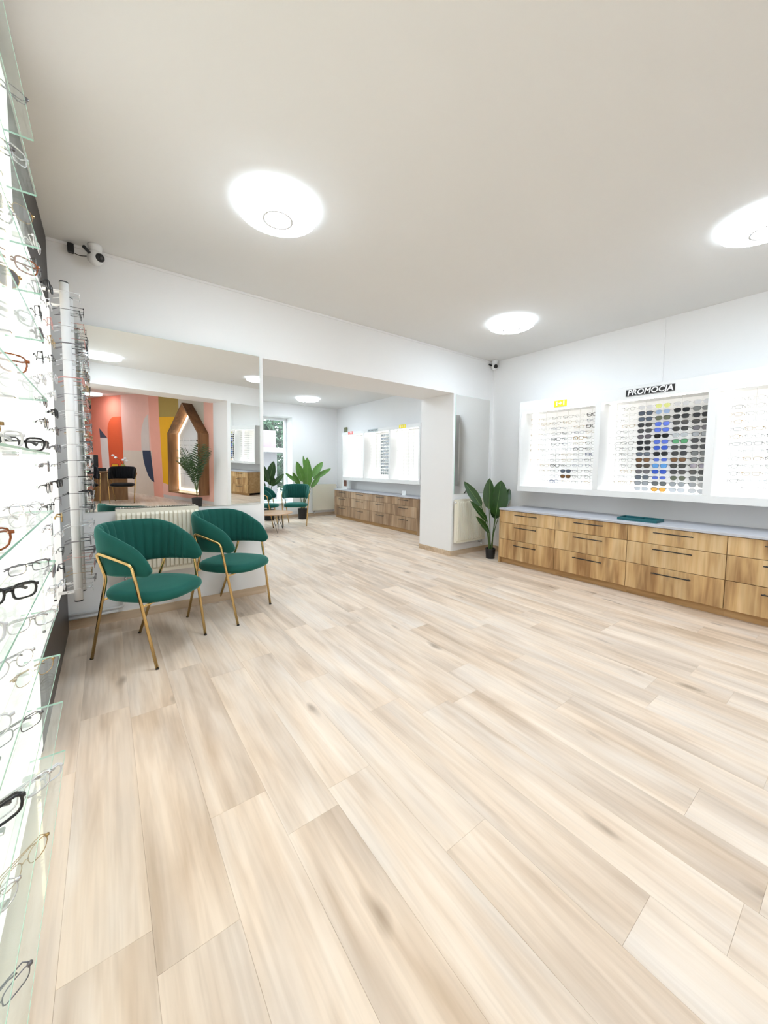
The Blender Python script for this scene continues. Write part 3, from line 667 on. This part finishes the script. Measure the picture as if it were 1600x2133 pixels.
# ------------------------------------------------------------------ security cameras
def seccam(label, loc, rz):
    t = thing('security_camera', label, 'camera', loc, rz)
    MB().lathe([(.045, 0), (.047, -.012), (.044, -.035), (.030, -.048), (.028, -.055)], 24).obj('base', WHITE, t, True)
    m = MB(); pr = [(.001, .055), (.030, .048), (.048, .028), (.055, 0), (.048, -.028), (.030, -.048), (.001, -.055)]
    m.lathe(pr, 24, (0, 0, -.095)); m.obj('head', WHITE, t, True)
    ln = MB(); ln.tube([(0, -.040, -.100), (0, -.058, -.104)], .030, 20); le = ln.obj('lens_face', BLACKP, t, True)
    MB().tube([(0, -.0575, -.104), (0, -.061, -.105)], .012, 14).obj('lens', pm('camera_lens', (30, 32, 40), .05, coat=.5, bump=.01), le, True)
    MB().tube([(-.03, -.005, -.09), (-.10, -.02, -.062)], .012, 10).obj('antenna', BLACKP, t, True)
    return t
seccam('white security camera under the ceiling above the large mirror', (-.005, 3.84, ZC), math.radians(35))
seccam('white security camera in the right ceiling corner', (5.02, 3.86, ZC), math.radians(-35))
tp2 = thing('power_adapter', 'small black plug with a cable on the wall beside the left security camera', 'plug', (-.155, YB-.013, 3.0))
B((-.02, -.045, -.02), (.02, 0, .045), .005).obj('plug_body', BLACKP, tp2)
MB().tube(arc([(.012, -.03, -.018), (.05, -.04, -.035), (.10, -.06, -.03)], .02), .003, 6).obj('cable', BLACKP, tp2, True)

# ------------------------------------------------------------------ plants
def leaf_obj(base, tip, width, nrm, parent, mat, droop=0.0, fold=0.25):
    base = Vector(base); tip = Vector(tip); d = tip-base; L = d.length; d.normalize(); nrm = Vector(nrm); nrm = (nrm-d*nrm.dot(d)).normalized(); sd = d.cross(nrm)
    n = 12; vs = []; fs = []; rib = []
    for i in range(n+1):
        t = i/n; wv = width/2*(math.sin(PI*min(1, t*.97+.03))**0.55)*(1-.35*t**3) if t < 1 else 0.0
        if t < .06: wv *= t/.06*.8+.2
        c = base+d*(L*t)-nrm*(droop*(t*t))+nrm*(.0)
        for j in (-1, -.5, 0, .5, 1): vs.append(c+sd*(wv*j)+nrm*(abs(j)*wv*fold)+nrm*(.004*math.sin(i*2.1+j*3)*abs(j)))
        rib.append(c-nrm*.001)
    for i in range(n):
        for j in range(4): fs.append((i*5+j, i*5+j+1, (i+1)*5+j+1, (i+1)*5+j))
    k = len(vs); vs2 = [p-nrm*.0015 for p in vs]
    m = MB(); m.add(vs, fs); m.add(vs2, [f[::-1] for f in fs])
    o = m.obj('leaf', mat, parent, True)
    MB().tube([p+nrm*.0015 for p in rib], [.004*(1-.8*i/n) for i in range(n+1)], 6).obj('midrib', RIB, o, True)
    return o
def potted(label, loc, pot_r, pot_h, leaves, mat, group=None):
    """leaves: (base, tip, width, normal, droop) in local coordinates"""
    t = thing('potted_plant', label, 'plant', loc, 0, group)
    MB().lathe([(pot_r*.82, 0), (pot_r*.86, .004), (pot_r, pot_h*.95), (pot_r*1.02, pot_h), (pot_r*.93, pot_h), (pot_r*.90, pot_h*.88)], 28).obj('pot', BLACKP, t, True)
    MB().lathe([(pot_r*.91, pot_h*.84), (pot_r*.6, pot_h*.90), (.01, pot_h*.92)], 20).obj('soil', SOIL, t, True)
    for i, (b, tp_, wd, nr, dr) in enumerate(leaves):
        a = 2*PI*i/len(leaves); s0 = Vector((pot_r*.35*math.cos(a), pot_r*.35*math.sin(a), pot_h*.88)); b = Vector(b)
        mid = s0.lerp(b, .5)+Vector((-(b.x)*.25, -(b.y)*.25, .02))
        pts = [s0*(1-u)**2+mid*2*u*(1-u)+b*u*u for u in [k/8 for k in range(9)]]
        MB().tube(pts, [.0085-.004*k/8 for k in range(9)], 8).obj('stalk', STEM, t, True)
        leaf_obj(b, tp_, wd, nr, t, mat)
    return t
cd = (-.75, -.6, .3)      # rough direction to the viewer
potted('banana-leaf plant in a small black pot beside the oak cabinets', (4.573, 3.50, 0), .074, .15,
       [((.05, -.04, .64), (.13, -.06, 1.17), .29, (-.55, -.8, .1), 0), ((-.02, .03, .74), (.01, .06, 1.20), .19, (-.9, -.3, .2), 0),
        ((-.111, .10, .777), (-.28, .30, 1.145), .15, (-.75, -.5, .45), 0), ((-.085, .0, .56), (-.43, .05, .88), .12, (-.4, -.7, .6), 0),
        ((-.075, -.03, .40), (-.38, -.02, .66), .12, (-.4, -.7, .6), 0), ((.22, -.02, .74), (.46, .02, 1.03), .15, (-.35, -.6, .7), 0),
        ((.13, .02, .58), (.24, .10, .84), .17, (-.8, -.5, .2), 0), ((.24, .10, .70), (.42, .14, .90), .12, (-.35, -.6, .7), 0)], LEAF)
potted('tall leafy plant in a black pot behind the far room armchair', (4.03, 8.98, 0), .13, .27,
       [((.11, -.03, .75), (.10, -.05, 1.58), .26, (-.5, -.85, .1), 0), ((.0, -.02, .95), (-.17, -.02, 1.47), .20, (-.4, -.9, .1), 0),
        ((.24, -.02, 1.08), (.55, -.04, 1.47), .19, (-.4, -.9, .2), 0), ((.26, -.05, 1.02), (.78, -.06, 1.30), .14, (-.2, -.9, .4), 0),
        ((-.10, -.03, .85), (-.30, -.06, 1.20), .13, (-.4, -.9, .1), 0), ((-.18, -.05, .95), (-.50, -.08, 1.18), .10, (-.3, -.9, .4), 0),
        ((.20, -.06, .80), (.45, -.10, 1.12), .13, (-.4, -.9, .1), 0), ((.08, .0, 1.2), (.02, .02, 1.62), .08, (-.4, -.9, .1), 0)], LEAFB)
potted('leafy plant by the far window, half hidden by the wall end', (3.22, 9.18, 0), .13, .27,
       [((-.03, -.02, .95), (-.20, -.04, 1.42), .24, cd, 0), ((.0, -.03, .95), (.11, -.05, 1.47), .22, (-.5, -.85, .1), 0), ((.06, -.03, .86), (.06, -.06, 1.12), .20, (-.5, -.85, .2), 0),
        ((.07, -.03, .85), (.38, -.05, 1.16), .14, (-.3, -.9, .4), 0), ((-.10, -.02, .8), (-.42, -.05, 1.2), .18, (-.3, -.9, .3), 0)], LEAF)
# feathery palm seen in the mirror
pt = thing('potted_palm', 'feathery green palm beside the house-shaped display, seen in the mirror', 'plant', (1.84, -2.62, 0))
MB().lathe([(.10, 0), (.105, .004), (.125, .22), (.128, .235), (.115, .235), (.112, .2)], 24).obj('pot', BLACKP, pt, True)
MB().lathe([(.113, .19), (.06, .20), (.01, .205)], 16).obj('soil', SOIL, pt, True)
for i in range(11):
    a = math.radians(157)+math.radians(-115+23*i); ht = random.uniform(1.0, 1.55); rc = random.uniform(.28, .48)
    sp = [Vector((math.cos(a)*rc*u**1.8, math.sin(a)*rc*u**1.8, .2+ht*u-.35*max(0, u-.55)**1.5*ht)) for u in [k/10 for k in range(11)]]
    fr_ = MB().tube(sp, [.006-.0045*k/10 for k in range(11)], 5).obj('frond', STEM, pt, True)
    lv = MB()
    for k in range(4, 11):
        for h in (0, .5):
            u = k+h
            if u > 10: continue
            p = sp[int(u)].lerp(sp[min(10, int(u)+1)], h); tdir = (sp[min(10, int(u)+1)]-sp[max(0, int(u)-1)]).normalized(); sd = tdir.cross(Vector((0, 0, 1))).normalized(); up = sd.cross(tdir)
            ll = .24*math.sin(PI*min(1, (u-3)/8.5))+.05
            for s in (-1, 1):
                e = p+(sd*s*.75+tdir*.65-Vector((0, 0, .25)))*ll; mdp = p.lerp(e, .45)+up*.012; wv = tdir*.011
                lv.add([p, mdp+wv*1.6, e, mdp-wv*1.6], [(0, 1, 2, 3)])
    lv.obj('leaflets', LEAF, fr_)

# ------------------------------------------------------------------ coffee table in the far room
ct = thing('coffee_table', 'low round coffee table with a pale wood top in the far room', 'table', (2.72, 7.58, 0))
WT = wood('table_oak', ((178, 136, 100), (204, 164, 128), (216, 182, 150)), 0, 1.0, .35)
MB().lathe([(.395, .372), (.41, .378), (.41, .392), (.405, .395)], 48).obj('table_top', WT, ct)
for i in range(3):
    a = 2*PI*i/3+.5; c_, s_ = math.cos(a), math.sin(a); 
    MB().tube([(c_*.20-s_*.07, s_*.20+c_*.07, .372), (c_*.33, s_*.33, .0), (c_*.20+s_*.07, s_*.20-c_*.07, .372)], .008, 8).obj('leg', BLACK, ct, True)

# ------------------------------------------------------------------ left eyewear wall: lit board, plinth, shelves, rods
YE = 3.60
bd = thing('eyewear_wall_panel', 'white lit display board with LED strips on the left wall', 'display panel', (XL+.001, 0, 0))
BX = .025           # board front, from the wall
B((0, -1.2, .03), (BX, 1.02, 2.92), .003).obj('board', LIGHTBOX, bd); B((0, 1.024, .03), (BX, 2.30, 2.92), .003).obj('board', LIGHTBOX, bd); B((0, 2.304, .43), (BX, YE, 2.43), .003).obj('board', LIGHTBOX, bd)
for y_ in (1.16, 2.08): B((BX+.0005, y_-.02, .46), (BX+.008, y_+.02, 2.40)).obj('led_strip', LEDW, bd)
B((.003, 2.32, 2.431), (.018, YE-.02, 2.441)).obj('led_strip', LEDW, bd)
pl_ = tag(B((XL+.001, 2.304, 0), (XL+.024, YB-.02, .41), .003).obj('plinth_panel', pm('dark_plinth', (52, 46, 46), .4, bump=.02, var=.05)), 'dark plinth board along the floor under the lit left display', 'panel')
shz = [.225, .425, .615, .795, .985, 1.175, 1.39, 1.585, 1.80, 1.965, 2.125, 2.305, 2.49]
spec_g = 'eyeglasses on the glass shelves'
for i, z in enumerate(shz):
    nm = '%s glass shelf from the floor on the left wall' % ORD[i]
    t = thing('glass_shelf', 'clear green-edged '+nm, 'shelf', (0, 0, z-.006), 0, 'glass shelves on the left wall')
    x0, x1, y0, y1 = XL+BX+.001+.010, -.162, -.5, 1.885
    B((x0, y0, 0), (x1-.0006, y1-.0006, .006)).obj('glass_plate', GLASS, t)
    B((x1-.0005, y0, 0), (x1, y1, .006)).obj('front_edge', EDGE, t)
    B((x0, y1-.0005, 0), (x1-.001, y1, .006)).obj('end_edge', EDGE, t)
    for y in (.1, 1.3, 1.80): B((XL+BX+.001, y-.012, -.008), (XL+BX+.04, y+.012, -.0005), .002).obj('bracket', CHROME, t)
    for j, y in enumerate((.70, 1.02, 1.36, 1.70)):
        if (i*4+j) % 13 == 7: continue
        k = (i*3+j*2) % 8
        fm = [FR[3], TORT, FR[0], FR[6], FR[2], FR[1], FR[6], FR[1]][k]; lm = SL['fade'] if (k == 4 and i > 6) else CLEARL
        stl = ['thick', 'wayf', 'rect', 'round', 'pilot', 'round', 'thick', 'wayf'][k]
        hb = {'round': .0215, 'rect': .0165, 'wayf': .021, 'pilot': .0235, 'thick': .0205}[stl]
        frn = ['black rimmed', 'tortoise rimmed', 'gunmetal', 'clear rimmed', 'gold pilot', 'silver', 'pale rimmed', 'bright silver'][k]
        place_glasses(glasses_meshes(stl, fm, lm, True), '%s glasses on %s, %s from the camera' % (frn, nm.split(' on ')[0], ORD[j]), 'eyeglasses', spec_g, (-.212, y, z+hb+.004), math.radians(38+8*((i+j) % 3)))
# rods with spectacles
def rod(label, x, y, z0, z1, r, mat, n, group, lab2, gx, fold=False):
    t = thing('eyewear_rod', label, 'display rod', (x, y, 0), 0, 'upright eyewear rods')
    MB().tube([(0, 0, z0), (0, 0, z1)], r, 16).obj('rod', mat, t, True)
    for z in (z0-.008, z1): MB().lathe([(r*.98, 0), (r*1.02, .002), (r*.98, .008)], 14, (0, 0, z)).obj('end_cap', BLACKP, t)
    for z in (z0+.06, z1-.06): B((XL+BX+.001-x, -.008, z-.008), (0, .008, z+.008)).obj('wall_bracket', WHITE, t)
    dz = (z1-z0-.16)/(n-1)
    pg = B((0, -.006, -.004), (gx-x-.002, .006, .004)).mesh('peg', ACRYL)
    for i in range(n):
        z = z1-.08-dz*i
        link(pg, 'peg', t, (0, 0, z+.004))
        st = random.choice(['round', 'rect', 'rect', 'thick', 'pilot']); fm = random.choice([FR[0], FR[0], FR[3], FR[1], FR[2], FR[4], FR[3], FR[6]])
        place_glasses(glasses_meshes(st, fm, CLEARL, fold), 'clear-lens eyeglasses, %s from the top %s' % (ORD[i], lab2), 'eyeglasses', group, (gx, y+random.uniform(-.004, .004), z), PI/2+random.uniform(-.1, .1))
rod('white upright eyewear rod nearest the camera on the left wall', -.170, 3.235, .435, 2.50, .024, WHITE, 19, 'eyeglasses on the near white rod', 'of the near white rod', -.095)
rod('white upright eyewear rod just behind the nearest white rod', -.160, 3.50, .43, 2.495, .020, WHITE, 19, 'eyeglasses on the second white rod', 'of the second white rod', -.085)
rod('thin clear eyewear rod beside the back wall', -.165, 3.74, .50, 2.42, .008, ACRYL, 18, 'eyeglasses on the rod beside the back wall', 'of the clear rod beside the back wall', -.082)
rod('thin clear eyewear rod next to the shelf ends', -.243, 2.24, .60, 2.36, .006, ACRYL, 18, 'eyeglasses on the rod next to the shelves', 'of the clear rod next to the shelf ends', -.200, True)
rod('thin clear eyewear rod between the shelves and the near white rod', -.243, 2.72, .60, 2.36, .006, ACRYL, 18, 'eyeglasses on the middle clear rod', 'of the clear rod before the near white rod', -.200, True)

# ------------------------------------------------------------------ office seen in the mirror: mural, house display, desk
def mp(s, z, d=0.0): p = MA+MD*s+MN*d; return (p.x, p.y, z)
def paint(poly, mat, lift, label=None):
    n = len(poly); m = MB(); m.add([mp(s, z, .0002) for s, z in poly]+[mp(s, z, lift) for s, z in poly], [tuple(range(n)), tuple(range(n, 2*n))]+[(i, (i+1) % n, n+(i+1) % n, n+i) for i in range(n)])
    o = m.obj('painted_shape', mat, mural)
    if label: o['label'] = label
def matte(n, c): return pm(n, c, .75, var=.03, bump=.04)
paint([(8.3, .0), (4.37, .0), (4.37, 3.055), (8.3, 3.055)], matte('coral_paint', (238, 136, 110)), .0020, 'coral painted field')
ap = [(5.22, .3), (5.27, 1.9)]+[(4.80+.47*math.cos(a), 1.95+.44*math.sin(a)) for a in [PI*.06*k for k in range(0, 9)]]+[(4.37, 2.39), (4.30, .3)]
paint(ap, matte('orange_paint', (226, 88, 42)), .0032, 'orange painted arch')
paint([(5.82, 2.03), (5.31, 1.71), (5.79, 1.71)], matte('slate_paint', (66, 68, 84)), .0032)
paint([(5.79, 1.70), (5.30, 1.70), (5.20, .5), (5.70, .5)], matte('offwhite_paint', (232, 216, 208)), .0030)
paint([(4.37, 0), (4.37, 1.33), (2.62, 1.34), (2.62, .0)], matte('beige_paint', (228, 210, 192)), .0022, 'beige painted field')
paint([(2.84, 2.44), (3.05, 2.30), (3.20, 2.05), (3.25, 1.8), (3.25, 1.34), (2.80, 1.34)], matte('pale_grey_paint', (222, 206, 196)), .0030)
paint([(3.20, 1.35), (2.76, 1.36), (2.60, .42), (2.74, .46), (2.92, .60), (3.08, .86), (3.17, 1.1)], matte('navy_paint', (40, 52, 76)), .0042, 'navy painted quarter')
paint([(2.82, 3.05), (2.28, 3.05), (2.14, .0), (2.62, .0)], matte('salmon_deep_paint', (244, 172, 150)), .0026)
paint([(2.28, 3.05), (1.32, 3.05), (1.30, 2.34), (2.26, 2.34)], matte('ochre_paint', (176, 148, 74)), .0030, 'ochre painted block')
paint([(2.26, 2.34), (1.30, 2.34), (1.32, .46), (1.6, .40), (1.9, .40), (2.14, .44)], matte('yellow_paint', (242, 178, 12)), .0034, 'yellow painted block')
paint([(1.32, 3.05), (.2, 3.05), (.2, 1.9), (1.30, 1.9)], matte('greige_paint', (214, 206, 190)), .0024)
# house-shaped illuminated display
hs = thing('house_display', 'house-shaped wooden eyewear display with glowing edge, seen in the mirror', 'display case', (0, 0, 0))
HW = wood('walnut_frame', ((92, 62, 38), (122, 84, 52), (142, 102, 66)), 2, 1.0, .45)
outer = [(1.36, .25), (1.36, 1.87), (.68, 2.66), (0.0, 1.87), (0.0, .25)]; inner = [(1.33, .28), (1.33, 1.86), (.68, 2.615), (.03, 1.86), (.03, .28)]
nm_ = ['frame_side', 'frame_roof', 'frame_roof', 'frame_side', 'frame_bottom']
for i in range(5):
    j = (i+1) % 5; m = MB(); q = [outer[i], outer[j], inner[j], inner[i]]
    m.add([mp(s, z, .006) for s, z in q]+[mp(s, z, .30) for s, z in q], [(0, 3, 2, 1), (4, 5, 6, 7)]+[(k, (k+1) % 4, 4+(k+1) % 4, 4+k) for k in range(4)]); m.obj(nm_[i], HW, hs)
    e1 = [(s+(.68-s)*.03, z+(1.3-z)*.03) for s, z in (inner[i], inner[j])]; e2 = [(s+(.68-s)*.07, z+(1.3-z)*.07) for s, z in (inner[i], inner[j])]
    q = [e1[0], e1[1], e2[1], e2[0]]
    m = MB(); m.add([mp(s, z, .014) for s, z in q]+[mp(s, z, .024) for s, z in q], [(0, 3, 2, 1), (4, 5, 6, 7)]+[(k, (k+1) % 4, 4+(k+1) % 4, 4+k) for k in range(4)]); m.obj('led_strip', LEDW, hs)
m = MB(); m.add([mp(s, z, .007) for s, z in inner]+[mp(s, z, .012) for s, z in inner], [(4, 3, 2, 1, 0), (5, 6, 7, 8, 9)]+[(k, (k+1) % 5, 5+(k+1) % 5, 5+k) for k in range(5)]); m.obj('back_panel', WHITE, hs)
ra = math.atan2(MN.y, MN.x)+PI/2
for c, s in enumerate((1.04, .76, .48, .22)):
    MB().tube([mp(s, .45, .05), mp(s, 1.75, .05)], .006, 6).obj('display_rod', WHITE, hs, True)
    for r in range(8):
        k = 'dark' if (c == 3 and r < 4) else 'clear'
        place_glasses(glasses_meshes('wayf' if c == 3 else 'rect', FR[3] if c == 3 else FR[1], SL['dark'] if k == 'dark' else CLEARL), 'eyeglasses in the house-shaped display, %s row, %s column, in the mirror' % (ORD[r], ORD[c]), 'sunglasses' if k == 'dark' else 'eyeglasses', 'glasses in the house-shaped display', mp(s, 1.68-.13*r, .16), ra, 'sunglasses' if k == 'dark' else 'eyeglasses')
# desk and things on it
dk = thing('desk', 'wooden reception desk in the office, seen in the mirror', 'desk', (0, 0, 0))
DW = wood('desk_oak', ((116, 84, 54), (146, 108, 72), (166, 128, 90)), 2, 1.0, .45)
B((-1.3, -5.35, .75), (.50, -4.62, .785), .003).obj('desk_top', DW, dk); B((-1.28, -4.68, .0), (.48, -4.66, .75), .002).obj('front_panel', DW, dk)
B((.45, -5.33, 0), (.48, -4.68, .75), .002).obj('side_panel', DW, dk); B((-1.28, -5.33, 0), (-1.25, -4.68, .75), .002).obj('side_panel', DW, dk)
tl = thing('desk_phone', 'black telephone on the office desk, seen in the mirror', 'phone', (-.08, -4.86, .785))
m = MB(); m.add([(-.11, -.10, 0), (.11, -.10, 0), (.11, .10, 0), (-.11, .10, 0), (-.11, -.10, .03), (.11, -.10, .03), (.11, .10, .09), (-.11, .10, .09)], [(0, 3, 2, 1), (4, 5, 6, 7), (0, 1, 5, 4), (1, 2, 6, 5), (2, 3, 7, 6), (3, 0, 4, 7)]); m.obj('phone_body', BLACKP, tl)
MB().tube(arc([(-.085, -.09, .05), (-.085, -.08, .08), (-.085, .08, .125), (-.085, .09, .10)], .03), .018, 8).obj('handset', BLACKP, tl, True)
mo = thing('monitor', 'black monitor on the office desk beside the eyewear rods, in the mirror', 'monitor', (-.40, -4.95, .785))
B((-.12, -.08, 0), (.12, .08, .012), .003).obj('stand_base', BLACKP, mo); B((-.02, -.012, .012), (.02, .012, .12)).obj('stand_neck', BLACKP, mo); B((-.26, -.02, .10), (.26, .01, .42), .006).obj('screen', BLACKP, mo)
fm_ = thing('picture_frame', 'small orange and yellow picture card on the desk, in the mirror', 'picture', (.22, -4.80, .785))
B((-.075, -.01, 0), (.075, .005, .20), .003).obj('frame', BLACKP, fm_); B((-.062, .0055, .015), (.062, .0075, .185)).obj('picture', pm('card_yellow', (240, 176, 30), .5, bump=.02), fm_)
va = thing('flower_vase', 'vase of white flowers on the desk, seen in the mirror', 'vase', (.40, -4.80, .785))
MB().lathe([(.045, 0), (.055, .02), (.055, .16), (.045, .18), (.04, .178)], 20).obj('vase', pm('vase_green', (150, 150, 70), .3, bump=.02), va, True)
for i, (dx, dz) in enumerate(((-.22, .42), (-.16, .36), (.0, .30), (.05, .34), (.09, .28))):
    MB().tube([(0, 0, .15), (dx*.4, .01*i, .15+dz*.4), (dx, .01*i, dz)], .003, 5).obj('flower_stem', STEM, va, True)
    MB().lathe([(.004, -.03), (.032, -.012), (.038, .008), (.022, .03), (.004, .034)], 10, (dx, .01*i, dz)).obj('flower', SWHITE, va, True)

# ------------------------------------------------------------------ outside the far window
gd = B((-14, 9.95, -.6), (22, 40, -.5)).obj('ground_outside', pm('street_ground', (150, 152, 150), .9, var=.1, bump=.2)); struct(gd)
LV = [pm('tree_leaves', (62, 86, 64), .7, var=.4, vscale=3, bump=.1), pm('tree_leaves_light', (72, 96, 56), .7, var=.4, vscale=3, bump=.1)]
def tree(label, x, y, z0, h, r, mat, n=7000):
    t = thing('tree', label, 'tree', (x, y, z0))
    MB().tube([(0, 0, 0), (.1, 0, h*.4), (0, .05, h*.8)], [.18, .13, .05], 8).obj('trunk', pm('bark', (90, 78, 66), .9, var=.2, bump=.4, bscale=30), t, True)
    m = MB()
    for i in range(n):
        v = Vector((random.gauss(0, 1), random.gauss(0, 1), random.gauss(0, 1))).normalized()*random.uniform(.35, 1)**.6
        c = Vector((v.x*r, v.y*r, h*.58+v.z*h*.46)); a = Vector((random.uniform(-1, 1), random.uniform(-1, 1), random.uniform(-1, 1))).normalized(); b_ = a.orthogonal().normalized(); s = random.uniform(.08, .16)
        m.add([c-a*s, c+b_*s*.5, c+a*s, c-b_*s*.5], [(0, 1, 2, 3)])
    o = m.obj('foliage', mat, t); o['kind'] = 'stuff'
tree('dark green tree outside the far window', 5.75, 16.0, -.5, 5.2, 1.8, LV[0])
tree('second dark tree outside the far window, further left', 3.2, 19.6, -.5, 6.5, 2.2, LV[0])
tree('low light green shrub outside the far window', 5.75, 12.6, -.5, 2.0, .8, LV[1], 3000)
kb = thing('street_stall', 'pale pink kiosk with a white awning outside the far window', 'kiosk', (3.7, 13.2, -.5))
B((-1.1, -.5, .0), (1.05, .6, 2.3), .01).obj('wall', pm('kiosk_white', (122, 116, 120), .6, bump=.03), kb); B((-1.1, -.55, 2.45), (1.0, .6, 3.05), .01).obj('sign_board', pm('kiosk_pink', (136, 118, 125), .6, bump=.03), kb)
B((-1.2, -1.0, 2.3), (1.4, .6, 2.45), .01).obj('awning', pm('awning_white', (150, 146, 148), .6), kb); B((-.6, -.52, .9), (.4, -.501, 2.0)).obj('window', pm('kiosk_window', (180, 206, 220), .1, bump=.01), kb)
